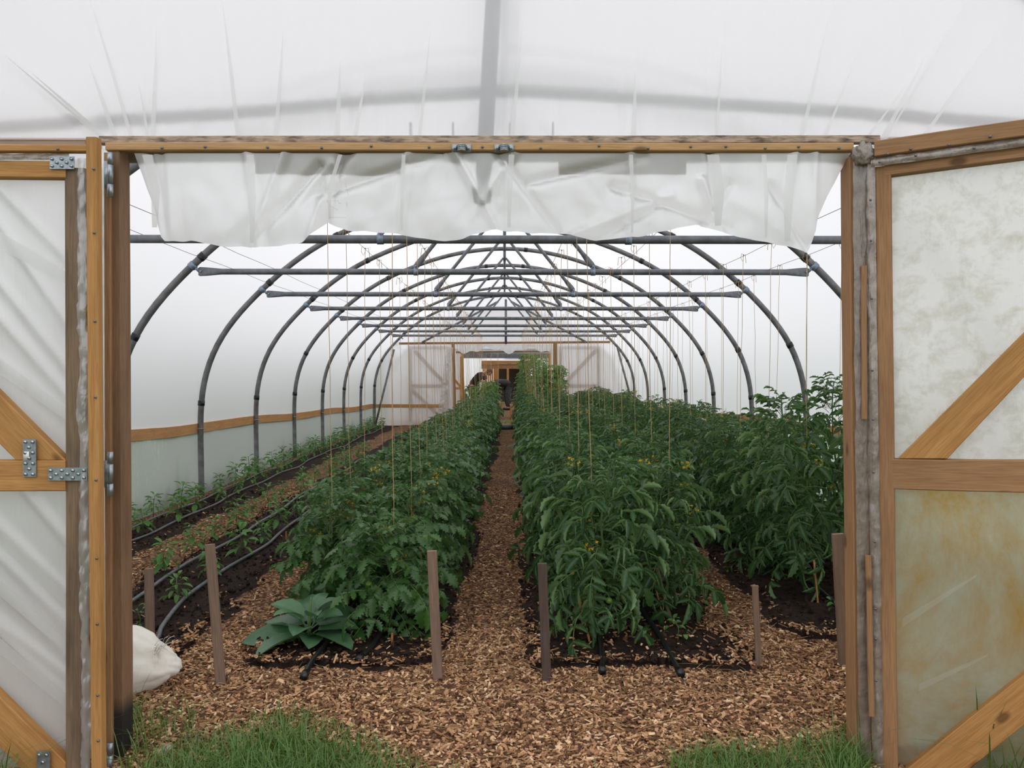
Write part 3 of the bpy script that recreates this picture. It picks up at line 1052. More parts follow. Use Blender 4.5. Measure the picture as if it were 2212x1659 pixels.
# faint mirrored-looking print on the flap
pm = plain('faint_print', lin(208, 206, 204), .8)
pr = MB()
for (x0, y0, x1, y1, k) in ((706, 405, 722, 425, 4), (708, 425, 706, 438, 3), (746, 396, 752, 422, 7), (733, 412, 722, 426, 5), (706, 434, 732, 434, 7), (712, 444, 730, 454, 6), (730, 438, 736, 440, 3), (748, 436, 750, 446, 4), (710, 470, 748, 470, 12)):
    for i in range(k):
        f_ = (i + .5) / k
        p = at(x0 + (x1-x0)*f_, y0 + (y1-y0)*f_, YFL - .012)
        if i % 2: pr.add(*box(p, .0012, .0006, .0032))
        else:
            pr.add(*box(p, .0022, .0006, .001)); pr.add(*box(p + Vector((.001, 0, .0012)), .001, .0006, .0024))
pr.obj('print', pm, flap, label='faint illegible grey print')

def poly_board(name, P, N, th_, mat, parent, **k):
    """a board of polygonal outline P (in one plane), grain along its first edge, mitred ends"""
    P = [Vector(p) for p in P]; X = (P[1] - P[0]).normalized(); N = Vector(N).normalized()
    N = (N - X * N.dot(X)).normalized(); Z = X.cross(N).normalized()
    c = sum(P, Vector()) / len(P); M = Matrix.Identity(4)
    for i in range(3):
        M[i][0] = X[i]; M[i][1] = N[i]; M[i][2] = Z[i]; M[i][3] = c[i]
    L = [((p - c).dot(X), (p - c).dot(Z)) for p in P]; n = len(L)
    V = [(a, th_/2, b) for a, b in L] + [(a, -th_/2, b) for a, b in L]
    Fc = [tuple(range(n)), tuple(range(2*n - 1, n - 1, -1))] + [(i, i + n, (i+1) % n + n, (i+1) % n) for i in range(n)]
    me = mesh('board', V, Fc, mat, False)
    bm = bmesh.new(); bm.from_mesh(me); bmesh.ops.recalc_face_normals(bm, faces=bm.faces)
    bmesh.ops.bevel(bm, geom=list(bm.edges), offset=.0025, segments=1, affect='EDGES'); bm.to_mesh(me); bm.free()
    return obj(name, me, parent, M, **k)


# ------------------------------------------------------------------ left door leaf (folded back flat)
YL = 2.60
ld = empty('door_leaf', (at(-150, 1000, YL).x, YL, 0), 'left plastic covered wooden door leaf folded back flat beside the doorway', 'door')
board('edge_batten', at(203, 299, YL - .03), at(214, 1700, YL - .03), .034, .035, M_['orange'], ld)
board('stile', at(168, 366, YL), at(170, 1700, YL), .062, .04, M_['weather'], ld, label='dark weathered stile')
board('stile', at(-520, 320, YL), at(-520, 1700, YL), .062, .04, M_['orange'], ld)
board('top_batten', at(-540, 320, YL - .03), at(192, 323, YL - .03), .022, .03, M_['orange'], ld)
board('top_rail', at(-540, 366, YL - .005), at(149, 369, YL - .005), .053, .04, M_['orange'], ld)
board('middle_rail', at(-500, 1027, YL - .005), at(149, 1026, YL - .005), .098, .042, M_['orange'], ld)
board('bottom_rail', at(-500, 1690, YL - .005), at(149, 1690, YL - .005), .08, .042, M_['orange'], ld)
poly_board('diagonal_brace', [at(*q_, YL) for q_ in ((-420, 426), (148, 993), (42, 993), (-420, 531))], (0, -1, 0), .038, M_['orange'], ld)
poly_board('diagonal_brace', [at(*q_, YL) for q_ in ((-420, 1075), (149, 1642), (149, 1700), (98, 1700), (-420, 1182))], (0, -1, 0), .038, M_['orange'], ld)
leaf_lines = []
for (a, b, c, d) in ((-100, 300, 150, 560), (-150, 420, 150, 800), (0, 480, 148, 700), (-100, 700, 140, 900), (-40, 640, 148, 860),
                     (-60, 1080, 150, 1290), (-80, 1120, 150, 1360), (-90, 1180, 150, 1420), (-100, 1260, 150, 1470), (-60, 1300, 150, 1520), (60, 1070, 150, 1180)):
    p = at(a, b, YL + .03); q = at(c, d, YL + .03)
    leaf_lines.append((p.x, p.z, q.x, q.z, .012, .016))
xa, xb = at(-530, 800, YL + .03).x, at(186, 800, YL + .03).x
zt_, zb_ = at(0, 345, YL + .03).z, at(0, 1700, YL + .03).z
sheet('plastic_sheet', xa, xb, lambda x: zb_, lambda x: zt_, YL + .03, 150, 150, M_['film_left'], leaf_lines, .02, ld)
for (a, b, c, d) in ((-100, 700, 148, 895), (-90, 1170, 150, 1400), (-60, 1085, 150, 1300), (-100, 1290, 150, 1520), (-50, 470, 148, 600)):
    P_ = [at(a, b, YL + .012), at(a, b + 40, YL + .012), at(c, d + 16, YL + .008), at(c, d - 10, YL + .008)]
    obj('fold', mesh('fold', P_, [(0, 1, 2, 3)], M_['film_fold']), ld)
strip('film_edge', at(176, 342, YL - .028), at(186, 1700, YL - .028), .034, M_['film_loose'], ld, amp=.010, seed=8, n=160, edge=.7, label='crumpled loose plastic edge')
strip('film_edge', at(-500, 340, YL - .028), at(150, 338, YL - .028), .020, M_['film_dirty'], ld, amp=.004, seed=9, label='plastic lapped over the rail')
nb = MB()
for py in (365, 503, 694, 858, 1037, 1206, 1348, 1502, 1600):
    p = at(202 + (py-300)*.008, py, YL - .05); nb.add(*tube([p, p + Vector((0, -.003, 0))], .004, 8))
for px in (-100, 125): 
    p = at(px, 322, YL - .047); nb.add(*tube([p, p + Vector((0, -.003, 0))], .004, 8))
nb.obj('nails', M_['nail'], ld)


def nail_plate(x0, y0, x1, y1, Y, parent, nrow, label):
    c = at((x0+x1)/2, (y0+y1)/2, Y); sxx = (x1-x0)/F*Y; szz = (y1-y0)/F*Y
    pl = obj('nail_plate', MB().add(*box((0, 0, 0), sxx, .003, szz)).mesh('nail_plate', M_['zinc'], False), parent, Matrix.Translation(c), label=label)
    sc = MB()
    hor = sxx > szz
    for i in range(nrow):
        f_ = (i + .5) / nrow - .5
        for s_ in ((-.28, .28) if i % 2 == 0 else (0,)):
            p = (f_ * sxx, -.003, s_ * szz) if hor else (s_ * sxx, -.003, f_ * szz)
            sc.add(*tube([p, (p[0], -.006, p[2])], .005, 8))
    obj('screws', sc.mesh('screws', M_['bolt']), pl, Matrix.Translation(c))
    return pl


nail_plate(108, 338, 160, 365, YL - .03, ld, 5, 'galvanised plate at the top corner')
nail_plate(50, 949, 78, 1030, YL - .03, ld, 7, 'upright galvanised plate on the brace')
nail_plate(105, 1010, 188, 1038, YL - .03, ld, 7, 'galvanised plate at the middle rail')
nail_plate(80, 1622, 108, 1700, YL - .03, ld, 5, 'galvanised plate at the foot')
obj('sticker', MB().add(*box(at(57, 985, YL - .034), .018, .001, .028)).mesh('sticker', M_['white']), ld, label='small white barcode sticker')

# ------------------------------------------------------------------ right door leaf (ajar towards the camera)
th = math.radians(28)
HR = Vector((at(1895, 900, 2.70).x, 2.70, H))
DR = Vector((math.cos(th), -math.sin(th), 0)); NR = Vector((-math.sin(th), -math.cos(th), 0))
rp = lambda px, py, d=0.0: on_plane(px, py, HR + NR * d, NR)
rd = empty('door_leaf', (HR.x, HR.y, 0), 'right plastic covered wooden door leaf standing ajar, mottled with algae', 'door')
kw = dict(nrm=NR)
XE = 2900
def ext(x0, y0, x1, y1, x=XE, d=0.0):
    A = rp(x0, y0, d); B = rp(x1, y1, d)
    k = (x - x0) / (x1 - x0)
    return A, A + (B - A) * ((A - B).length and 2.75)
A, B = ext(1890, 326, 2212, 281, d=.02)
board('top_rail', A, B, .052, .06, M_['mid'], rd, **kw)
A, B = ext(1912, 372, 2212, 331, d=.0)
board('top_rail', A, B, .036, .045, M_['mid'], rd, **kw)
A, B = ext(1881, 352, 2212, 306, d=.04)
strip('film_edge', A, B, .028, M_['film_dirty'], rd, NR, amp=.006, seed=12, label='brownish plastic lapped along the rail')
nbr = MB()
for px, py in ((1918, 333), (1967, 322), (2050, 313), (2139, 295), (1900, 350), (1978, 336), (2104, 320)):
    p = rp(px, py, .052); nbr.add(*tube([p, p + NR*.004], .0045, 8))
board('stile', rp(1908, 362), rp(1923, 1700), .048, .045, M_['mid'], rd, **kw)
board('stile', HR + DR*1.25 + Vector((0, 0, .85)), HR + DR*1.25 + Vector((0, 0, -1.2)), .06, .045, M_['mid'], rd, **kw)
strip('film_edge', rp(1878, 352, .03), rp(1897, 1700, .03), .034, M_['film_dirty'], rd, NR, amp=.007, n=170, seed=15, label='grubby wrinkled plastic folded round the stile')
board('batten', rp(1866, 574, .045), rp(1867, 905, .045), .018, .014, M_['mid'], rd, **kw)
board('batten', rp(1876, 1200, .045), rp(1882, 1546, .045), .018, .014, M_['mid'], rd, **kw)
for py in (432, 520, 645, 800, 906, 1020, 1170, 1315, 1380, 1470):
    p = rp(1880 + (py-400)*.012, py, .045); nbr.add(*tube([p, p + NR*.004], .004, 8))
nbr.obj('nails', M_['nail'], rd)
A, B = rp(1928, 1023), rp(2212, 1028)
board('middle_rail', A, A + (B-A)*3.0, .100, .045, M_['mid'], rd, label='rough sawn middle rail', **kw)
A, B, C_, D_ = rp(1940, 990), rp(2212, 718), rp(2212, 813), rp(2046, 990)
poly_board('diagonal_brace', [A, A + (B-A)*2.35, D_ + (C_-D_)*3.9, D_], NR, .04, M_['orange'], rd)
A, B, C_, D_ = rp(1915, 1692), rp(2212, 1452), rp(2212, 1560), rp(2050, 1692)
poly_board('diagonal_brace', [A, A + (B-A)*2.3, D_ + (C_-D_)*4.4, D_], NR, .04, M_['orange'], rd)
def leaf_sheet(px0, py_top, py_bot, mat, nm):
    A = rp(px0, py_bot, -.02); T_ = rp(px0, py_top, -.02)
    V = []; nx_, nz_ = 70, 50
    for i in range(nx_ + 1):
        for j in range(nz_ + 1):
            p = A + DR * (1.25 * i / nx_) + Vector((0, 0, (T_.z - A.z) * j / nz_ + (.05 * i / nx_ if j == nz_ else 0)))
            p = p + NR * (.012 * mnoise.noise(Vector((i*.09, j*.07, 4))) )
            V.append(p)
    q = nz_ + 1
    I, J = np.meshgrid(np.arange(nz_), np.arange(nx_)); a = (J*q + I).ravel()
    return obj(nm, mesh(nm, V, np.stack([a, a+1, a+1+q, a+q], 1), mat), rd)
leaf_sheet(1900, 350, 1025, M_['film_algae'], 'plastic_sheet')
o = leaf_sheet(1900, 1025, 1700, M_['film_algae_low'], 'plastic_sheet')
o['label'] = 'lower sheet stained olive and ochre by algae'
for (a, b, c, d, w1) in ((1985, 1478, 2135, 1412, 16), (1950, 1335, 2110, 1240, 20)):
    P_ = [rp(a, b, -.008), rp(a, b + w1, -.008), rp(c, d + w1*.3, -.006), rp(c, d, -.006)]
    obj('fold', mesh('fold', P_, [(0, 1, 2, 3)], M_['film_soft']), rd)
# knotted bunch of film at the hinge corner
bm = bmesh.new(); bmesh.ops.create_icosphere(bm, subdivisions=4, radius=1)
for v in bm.verts:
    c = v.co.copy()
    r_ = 1 + .35 * mnoise.noise(c * 2.2) + .22 * mnoise.noise(c * 5.5 + Vector((3, 1, 2)))
    v.co = Vector((c.x * .036 * r_, c.y * .018 * r_, c.z * .036 * r_))
me = bpy.data.meshes.new('film_bunch'); bm.to_mesh(me); bm.free(); me.materials.append(M_['film_dirty'])
for p in me.polygons: p.use_smooth = True
obj('film_bunch', me, rd, Matrix.Translation(rp(1866, 332, .05)), label='bunched up plastic at the top corner')
# ------------------------------------------------------------------ plants: leaf shapes
def leaflet(L, W, curl, droop, ser, nst=7, nac=5, twist=0.0, rs=None):
    """one leaflet along +x, surface facing +z; curl rolls the margins (radians), droop bends the tip down"""
    rs = rs or random
    V = np.zeros((nst * nac, 3)); k = 0
    ang = 0; x = 0; z = 0
    for i in range(nst):
        tt = i / (nst - 1)
        wd = W * (math.sin(PI * min(1, tt * .93 + .05) ** .8) ** .8) * (1 + ser * (1 if i % 2 else -1) * .5)
        if i == nst - 1: wd = W * .02
        a = droop * tt
        if i: x += L / (nst - 1) * math.cos(a); z -= L / (nst - 1) * math.sin(a)
        for j in range(nac):
            u = (j / (nac - 1) - .5) * 2
            th_ = u * curl
            if abs(curl) > .05:
                R_ = wd / abs(curl)
                yy = R_ * math.sin(abs(curl) * u); zz = R_ * (1 - math.cos(curl * u)) * (1 if curl > 0 else -1)
            else:
                yy = wd * u; zz = 0
            zz += -.12 * wd * (1 - abs(u)) + rs.uniform(-.04, .04) * wd
            tw = twist * tt
            y2 = yy * math.cos(tw) - zz * math.sin(tw); z2 = yy * math.sin(tw) + zz * math.cos(tw)
            V[k] = (x + math.sin(a) * z2, y2, z + math.cos(a) * z2); k += 1
    I, J = np.meshgrid(np.arange(nac - 1), np.arange(nst - 1)); a = (J * nac + I).ravel()
    return V, np.stack([a, a + nac, a + nac + 1, a + 1], 1)


def rot(V, M):
    return V @ np.array(M.to_3x3()).T


def catq(parts):
    Vs, Fs, o = [], [], 0
    for V, Fc in parts:
        Vs.append(V); Fs.append(Fc + o); o += len(V)
    return np.concatenate(Vs), np.concatenate(Fs)


def compound_leaf(L, style, lo=False, seed=0):
    rs = random.Random(seed)
    nst, nac = (6, 3) if lo else (10, 5)
    parts = []
    droop = rs.uniform(.5, 1.1)
    # rachis path
    pts_ = []; x = z = 0
    for i in range(7):
        a = .15 - droop * (i / 6)
        pts_.append((x, rs.uniform(-.004, .004), z)); x += L/6*math.cos(a); z += L/6*math.sin(a)
    Vt, Ft = tube(pts_, [.0034, .003, .0026, .0023, .002, .0016, .001], 3 if lo else 4, False)
    parts.append((np.array([tuple(v) for v in Vt]), np.array(Ft)))
    npair = 4 if style == 'A' else 3
    for i in range(npair * 2 + 1):
        if i == npair * 2:
            tt, side = 1.0, 0
        else:
            tt = .30 + .6 * (i // 2) / (npair - 1); side = 1 if i % 2 else -1
        idx = tt * 6; i0 = min(5, int(idx)); f_ = idx - i0
        p = Vector(pts_[i0]).lerp(Vector(pts_[i0 + 1]), f_)
        a = .15 - droop * tt
        ll = L * (rs.uniform(.24, .38) if style == 'A' else rs.uniform(.32, .48)) * (1.2 if side == 0 else (1 if i // 2 else .7))
        if style == 'B':
            curl = rs.choice([1.6, 2.1, 2.5, 1.2, 1.9, -1.2]); W = ll * .27
        else:
            curl = rs.choice([.5, 1.0, -.6, .3, 1.3]); W = ll * .31
        V, Fc = leaflet(ll, W, curl, rs.uniform(.2, 1.0), .62 if style == 'A' else .34, nst, nac, rs.uniform(-.8, .8), rs)
        yaw = side * rs.uniform(.8, 1.25); roll = rs.uniform(-.5, .5)
        Mx = Matrix.Rotation(-a * 0 + 0, 3, 'Y') @ Matrix.Rotation(-a, 3, 'Y') @ Matrix.Rotation(yaw, 3, 'Z') @ Matrix.Rotation(rs.uniform(-.1, .4), 3, 'Y') @ Matrix.Rotation(roll, 3, 'X')
        V = rot(V, Mx) + np.array(p)
        parts.append((V, Fc))
    return catq(parts)


NL = 8
def two_tone(me, mask):
    me.materials.append(M_['rachis'])
    me.polygons.foreach_set('material_index', mask.astype(np.int32)); me.update()
    return me
LEAF = {}
for st in 'AB':
    mt = M_['leafA'] if st == 'A' else M_['leafB']
    for k in range(NL):
        V, Fc = compound_leaf(.26, st, False, 100 + k)
        LEAF[st, k] = (V, Fc, two_tone(mesh('leaf', V, Fc, mt), np.arange(len(Fc)) < 24))
        V, Fc = compound_leaf(.26, st, True, 100 + k)
        LEAF[st + 'lo', k] = (V, Fc, None)


def flower_mesh(seed):
    rs = random.Random(seed); parts = []
    for k in range(rs.randint(4, 7)):
        c = Vector((rs.uniform(-.02, .05), rs.uniform(-.03, .03), rs.uniform(-.02, .03)))
        ax = Matrix.Rotation(rs.uniform(-1.2, 1.2), 3, 'X') @ Matrix.Rotation(rs.uniform(-1.2, 1.2), 3, 'Y')
        for j in range(5):
            V, Fc = leaflet(.011, .0028, .3, .9, 0, 3, 3, 0, rs)
            V = rot(V, ax @ Matrix.Rotation(j * 2*PI/5, 3, 'Z')) + np.array(c)
            parts.append((V, Fc))
        Vt, Ft = tube([c, c + ax @ Vector((0, 0, .008))], .0022, 4, False)
        parts.append((np.array([tuple(v) for v in Vt]), np.array(Ft)))
    for j in range(26):
        a = Vector((rs.uniform(-.02, .05), rs.uniform(-.03, .03), rs.uniform(-.03, .02)))
        d = Vector((rs.uniform(-1, 1), rs.uniform(-1, 1), rs.uniform(-.3, 1))).normalized() * rs.uniform(.02, .045)
        Vt, Ft = tube([a, a + d * .6, a + d + Vector((0, 0, -.006))], [.0012, .001, .0006], 3, False)
        parts.append((np.array([tuple(v) for v in Vt]), np.concatenate([np.array(Ft)])))
        FMASK.append(len(Ft))
    return catq(parts)


FMASK = []
FLW = [flower_mesh(k) for k in range(3)]
FLWM = [two_tone(mesh('flowers', V, Fc, M_['flower']), np.arange(len(Fc)) >= len(Fc) - 26 * 6) for V, Fc in FLW]
bm = bmesh.new(); bmesh.ops.create_uvsphere(bm, u_segments=14, v_segments=9, radius=.018)
for v in bm.verts: v.co.z *= .9 - .12 * (abs(v.co.x) + abs(v.co.y) < .006)
fruit_me = bpy.data.meshes.new('tomato'); bm.to_mesh(fruit_me); bm.free(); fruit_me.materials.append(M_['fruit'])
for p in fruit_me.polygons: p.use_smooth = True


def plant_layout(h, rad, style, seed, nleaf=54, bare=.12):
    """returns stem polyline points and leaf placements in plant space"""
    rs = random.Random(seed)
    stem = [Vector((0, 0, -.03))]
    p = Vector((0, 0, 0)); lean = Vector((rs.uniform(-.1, .1), rs.uniform(-.1, .1), 0))
    ns = 9
    for i in range(1, ns + 1):
        tt = i / ns
        p = Vector((lean.x * tt * h + rs.uniform(-.015, .015), lean.y * tt * h + rs.uniform(-.015, .015), h * .93 * tt)); stem.append(p)
    leaves = []
    for i in range(nleaf):
        tt = bare + (1 - bare) * ((i + .5) / nleaf) ** .9
        idx = tt * ns; i0 = min(ns - 1, int(idx)); b = stem[i0].lerp(stem[i0 + 1], idx - i0)
        yaw = i * 2.399 + rs.uniform(-.5, .5)
        elev = -.45 + 1.35 * tt ** 1.5 + rs.uniform(-.35, .35)
        off = rs.uniform(0, .45) * rad * (1 - .75 * max(0, tt - .4) / .6)
        b = b + Vector((math.cos(yaw), math.sin(yaw), 0)) * off + Vector((0, 0, rs.uniform(-.02, .03)))
        sc = rad / .30 * rs.uniform(.7, 1.15) * (1.0 if tt < .75 else (1.0 - .55 * (tt - .75) / .25))
        M = Matrix.Translation(b) @ Matrix.Rotation(yaw, 4, 'Z') @ Matrix.Rotation(-elev, 4, 'Y') @ Matrix.Rotation(rs.uniform(-.6, .6), 4, 'X') @ Matrix.Scale(sc, 4)
        leaves.append((rs.randrange(NL), M))
    fl_ = []
    for i in range(rs.randint(3, 6)):
        tt = rs.uniform(.5, .97); yaw = rs.uniform(0, 2*PI)
        r_ = rad * rs.uniform(.35, .8) * (1.1 - .5*tt)
        fl_.append((rs.randrange(3), Matrix.Translation((math.cos(yaw)*r_, math.sin(yaw)*r_, h * tt + .01)) @ Matrix.Rotation(yaw, 4, 'Z')))
    fr_ = []
    for i in range(rs.randint(1, 4)):
        tt = rs.uniform(.18, .5); yaw = rs.uniform(0, 2*PI); r_ = rad * rs.uniform(.5, .8)
        fr_.append(Matrix.Translation((math.cos(yaw)*r_, math.sin(yaw)*r_, h * tt)) @ Matrix.Scale(rs.uniform(.6, 1.1), 4))
    return stem, leaves, fl_, fr_


def stem_mesh(stem, r=.008):
    n = len(stem)
    Vt, Ft = tube(stem, [r * (1 - .65 * i / n) for i in range(n)], 6)
    return mesh('stem', [tuple(v) for v in Vt], Ft, M_['stem'])


VAR = {}   # near template layouts and far merged meshes
for st, (h, rad) in (('A', (.72, .25)), ('B', (.98, .235))):
    for k in range(6):
        lay = plant_layout(h, rad, st, 500 + k + (50 if st == 'B' else 0), 74 if st == 'A' else 100)
        parts = []
        for (v, M) in lay[1]:
            V, Fc, _ = LEAF[st + 'lo', v]
            A4 = np.array(M)
            parts.append((V @ A4[:3, :3].T + A4[:3, 3], Fc))
        V, Fc = catq(parts)
        msk = np.concatenate([np.arange(len(q_[1])) < 18 for q_ in parts])
        fm = two_tone(mesh('foliage', V, Fc, M_['leafA'] if st == 'A' else M_['leafB']), msk)
        parts = []
        for (v, M) in lay[2]:
            V, Fc = FLW[v]; A4 = np.array(M); parts.append((V @ A4[:3, :3].T + A4[:3, 3], Fc))
        V, Fc = catq(parts)
        msk = np.concatenate([np.arange(len(q_[1])) >= len(q_[1]) - 26 * 6 for q_ in parts])
        flm = two_tone(mesh('flowers', V, Fc, M_['flower']), msk)
        VAR[st, k] = (lay, fm, flm, stem_mesh(lay[0]))

# ------------------------------------------------------------------ twine template
tw_me = {}
def twine_mesh(L, seed):
    rs = random.Random(seed)
    P_ = [(rs.uniform(-.004, .004), rs.uniform(-.004, .004), -L * i / 6) for i in range(7)]
    P_[0] = (0, 0, 0)
    return MB().add(*tube(P_, .0016, 4)).mesh('cord', M_['twine'])
def knot_mesh(seed):
    rs = random.Random(seed); b = MB(); w_ = rs.uniform(.012, .022)
    s_ = rs.choice((-1, 1))
    b.add(*tube([(0, 0, 0), (s_*w_, 0, .012), (s_*w_*1.3, .004, -.02), (s_*w_*.5, 0, -.045), (0, 0, -.02)], .0017, 4))
    b.add(*tube([(0, 0, 0), (-s_*w_, 0, .004), (-s_*w_*1.2, 0, -.03), (-s_*w_*1.3, 0, -.055)], .0017, 4))
    b.add(*tube([(0, 0, -.004), (0, 0, .005)], .004, 5))
    return b.mesh('knot', M_['twine'])
TW = [twine_mesh(1.0, k) for k in range(4)]
KN = [knot_mesh(k) for k in range(5)]

ROWS = [  # style, x, first y, skew, row phrase, near heights
    ('A', -.92, 4.22, .011, 'outer left tomato row', [.60, .58, .66, .66]),
    ('A', -.53, 3.86, .011, 'tomato row just left of the path', [.52, .62, .68, .68, .7]),
    ('B', .38, 3.72, .011, 'tomato row just right of the path', [.84, .90, .90, .90]),
    ('B', .84, 4.08, .011, 'second tomato row right of the path', [.80, .86, .88, .9]),
    ('B', 1.67, 4.45, 0, 'inner tomato row by right wall', [1.16, .86, .90, .92]),
    ('B', 2.12, 4.55, 0, 'outer tomato row by right wall', [1.2, 1.26, .94, .92, .92]),
]
NEAR_Y = 5.75
kn_ = 0
for ri, (st, x0, y0, sk, phrase, hs) in enumerate(ROWS):
    y = y0; i = 0
    grow = 'leafy' if st == 'A' else 'curled-leaf'
    while y < 18.7:
        rs = random.Random(ri * 100 + i)
        k = rs.randrange(6)
        h = hs[i] if i < len(hs) else (rs.uniform(.58, .68) + (.012 * (y - 6)) * (ri == 1) if st == 'A' else rs.uniform(.80, .93))
        base_h = .72 if st == 'A' else .98
        sc = h / base_h
        x = x0 + sk * (y - 4) + rs.uniform(-.03, .03)
        near = y < NEAR_Y
        R_ = Matrix.Translation((x, y, gz(x, y) + .02)) @ Matrix.Rotation(rs.uniform(0, 2*PI), 4, 'Z')
        if i < 15:
            lb = '%s tomato plant, %s in the %s' % (grow, ORD[i], phrase)
        else:
            lb = 'green tomato plant beyond the fifteenth in the %s' % phrase
        pl = empty('tomato_plant', (0, 0, 0), lb, 'tomato plant', 'plants of the ' + phrase)
        put(pl, R_)
        if near:
            rad = (.25 if st == 'A' else .235)
            lay = plant_layout(h, rad, st, 900 + ri * 40 + i, 88 if st == 'A' else 108, .16 if i == 0 else .1)
            obj('stem', stem_mesh(lay[0], .009), pl, R_)
            for (v, M) in lay[1]: obj('leaf', LEAF[st, v][2], pl, R_ @ M)
            for (v, M) in lay[2]: obj('flowers', FLWM[v], pl, R_ @ M, kind='stuff')
            for M in lay[3]: obj('tomato', fruit_me, pl, R_ @ M, label='small unripe green tomato')
        else:
            lay, fm, flm, sm = VAR[st, k]
            Ms = R_ @ Matrix.Diagonal((1.0, 1.0, sc, 1))
            obj('stem', sm, pl, Ms)
            obj('foliage', fm, pl, Ms, kind='stuff')
            obj('flowers', flm, pl, Ms, kind='stuff')
        # twine above it
        zt = WZ - .004; zb = .35 if st == 'A' else .55
        xw = x0 + rs.uniform(-.004, .004)
        A = Vector((xw, y + rs.uniform(-.05, .05), zt)); B = Vector((x, y, zb))
        d = B - A; L = d.length
        q = Vector((0, 0, -1)).rotation_difference(d)
        Mt = Matrix.Translation(A) @ q.to_matrix().to_4x4() @ Matrix.Diagonal((1, 1, L, 1))
        if i < 15: tl = 'jute twine over the %s plant of the %s' % (ORD[i], phrase)
        else: tl = 'jute twine over a far plant of the %s' % phrase
        te = empty('twine', A, tl, 'twine', 'twines over the ' + phrase)
        obj('cord', TW[kn_ % 4], te, Mt)
        obj('knot', KN[kn_ % 5], te, Matrix.Translation(A + Vector((0, -.004, 0))))
        kn_ += 1
        y += .55 + rs.uniform(-.06, .06); i += 1

# ------------------------------------------------------------------ peppers
def pep_leaf(seed):
    rs = random.Random(seed)
    V, Fc = leaflet(.085, .021, rs.uniform(.3, .8), rs.uniform(.4, 1.1), .0, 6, 5, rs.uniform(-.3, .3), rs)
    Vt, Ft = tube([(-.02, 0, 0), (0, 0, 0)], .0012, 4, False)
    return catq([(V, Fc), (np.array([tuple(v) for v in Vt]), np.array(Ft))])
PL = [pep_leaf(k) for k in range(5)]
PLM = [mesh('leaf', V, Fc, M_['leafpep']) for V, Fc in PL]
def pep_layout(h, seed, n=24):
    rs = random.Random(seed)
    stem = [Vector((0, 0, -.03)), Vector((rs.uniform(-.01, .01), rs.uniform(-.01, .01), h * .45)), Vector((rs.uniform(-.02, .02), rs.uniform(-.02, .02), h * .85))]
    L = []
    for i in range(n):
        tt = .3 + .7 * (i + .5) / n
        b = stem[1].lerp(stem[2], max(0, (tt - .5) * 2)) if tt > .5 else stem[0].lerp(stem[1], tt * 2)
        yaw = i * 2.399 + rs.uniform(-.4, .4)
        off = rs.uniform(.01, .06) * (1.2 - .7*tt)
        b = b + Vector((math.cos(yaw)*off, math.sin(yaw)*off, rs.uniform(-.01, .015)))
        elev = -.3 + 1.1 * tt ** 2 + rs.uniform(-.3, .3)
        L.append((rs.randrange(5), Matrix.Translation(b) @ Matrix.Rotation(yaw, 4, 'Z') @ Matrix.Rotation(-elev, 4, 'Y') @ Matrix.Rotation(rs.uniform(-.4, .4), 4, 'X') @ Matrix.Scale(rs.uniform(.6, 1.1) * (1 - .3*tt) * h / .22, 4)))
    return stem, L
PEPV = []
for k in range(5):
    stem, L = pep_layout(.22, 60 + k)
    parts = []
    for v, M in L:
        V, Fc = PL[v]; A4 = np.array(M); parts.append((V @ A4[:3, :3].T + A4[:3, 3], Fc))
    V, Fc = catq(parts)
    PEPV.append((stem_mesh(stem, .0035), mesh('foliage', V, Fc, M_['leafpep'])))
PROWS = [(-2.97, 5.9, 'row against the left wall', 30), (-2.72, 5.6, 'second row from the left wall', 30),
         (-2.12, 4.95, 'row beside the left chip path', 16), (-1.75, 4.3, 'row near the left tomatoes', 10)]
for ri, (x0, y0, phrase, cnt) in enumerate(PROWS):
    y = y0; i = 0
    while y < 18.5 and i < cnt:
        rs = random.Random(3000 + ri * 60 + i)
        x = x0 + rs.uniform(-.04, .04)
        R_ = Matrix.Translation((x, y, gz(x, y) + .022)) @ Matrix.Rotation(rs.uniform(0, 6.28), 4, 'Z')
        lb = 'small bright green pepper plant, %s in the %s' % (ORD[i], phrase) if i < 15 else 'small pepper plant beyond the fifteenth in the %s' % phrase
        pl = empty('pepper_plant', (0, 0, 0), lb, 'pepper plant', 'pepper plants in the ' + phrase)
        put(pl, R_)
        if y < 6.6:
            h = rs.uniform(.19, .28)
            stem, L = pep_layout(h, 7000 + ri * 50 + i, 26)
            obj('stem', stem_mesh(stem, .004), pl, R_)
            for v, M in L: obj('leaf', PLM[v], pl, R_ @ M)
        else:
            Ms = R_ @ Matrix.Scale(rs.uniform(.8, 1.3), 4)
            sm, fm = PEPV[rs.randrange(5)]
            obj('stem', sm, pl, Ms); obj('foliage', fm, pl, Ms, kind='stuff')
        y += (.50 if ri < 2 else .47) + rs.uniform(-.05, .05); i += 1
# extra small pepper close to the sack
for j, (px, py, lb) in enumerate(((300, 1372, 'small pepper plant just behind the white sack'),)):
    g_ = gp(px, py); R_ = Matrix.Translation((g_.x, g_.y, .02)); pl = empty('pepper_plant', (0, 0, 0), lb, 'pepper plant'); put(pl, R_)
    stem, L = pep_layout(.13, 7777, 14); obj('stem', stem_mesh(stem, .003), pl, R_)
    for v, M in L: obj('leaf', PLM[v], pl, R_ @ M)

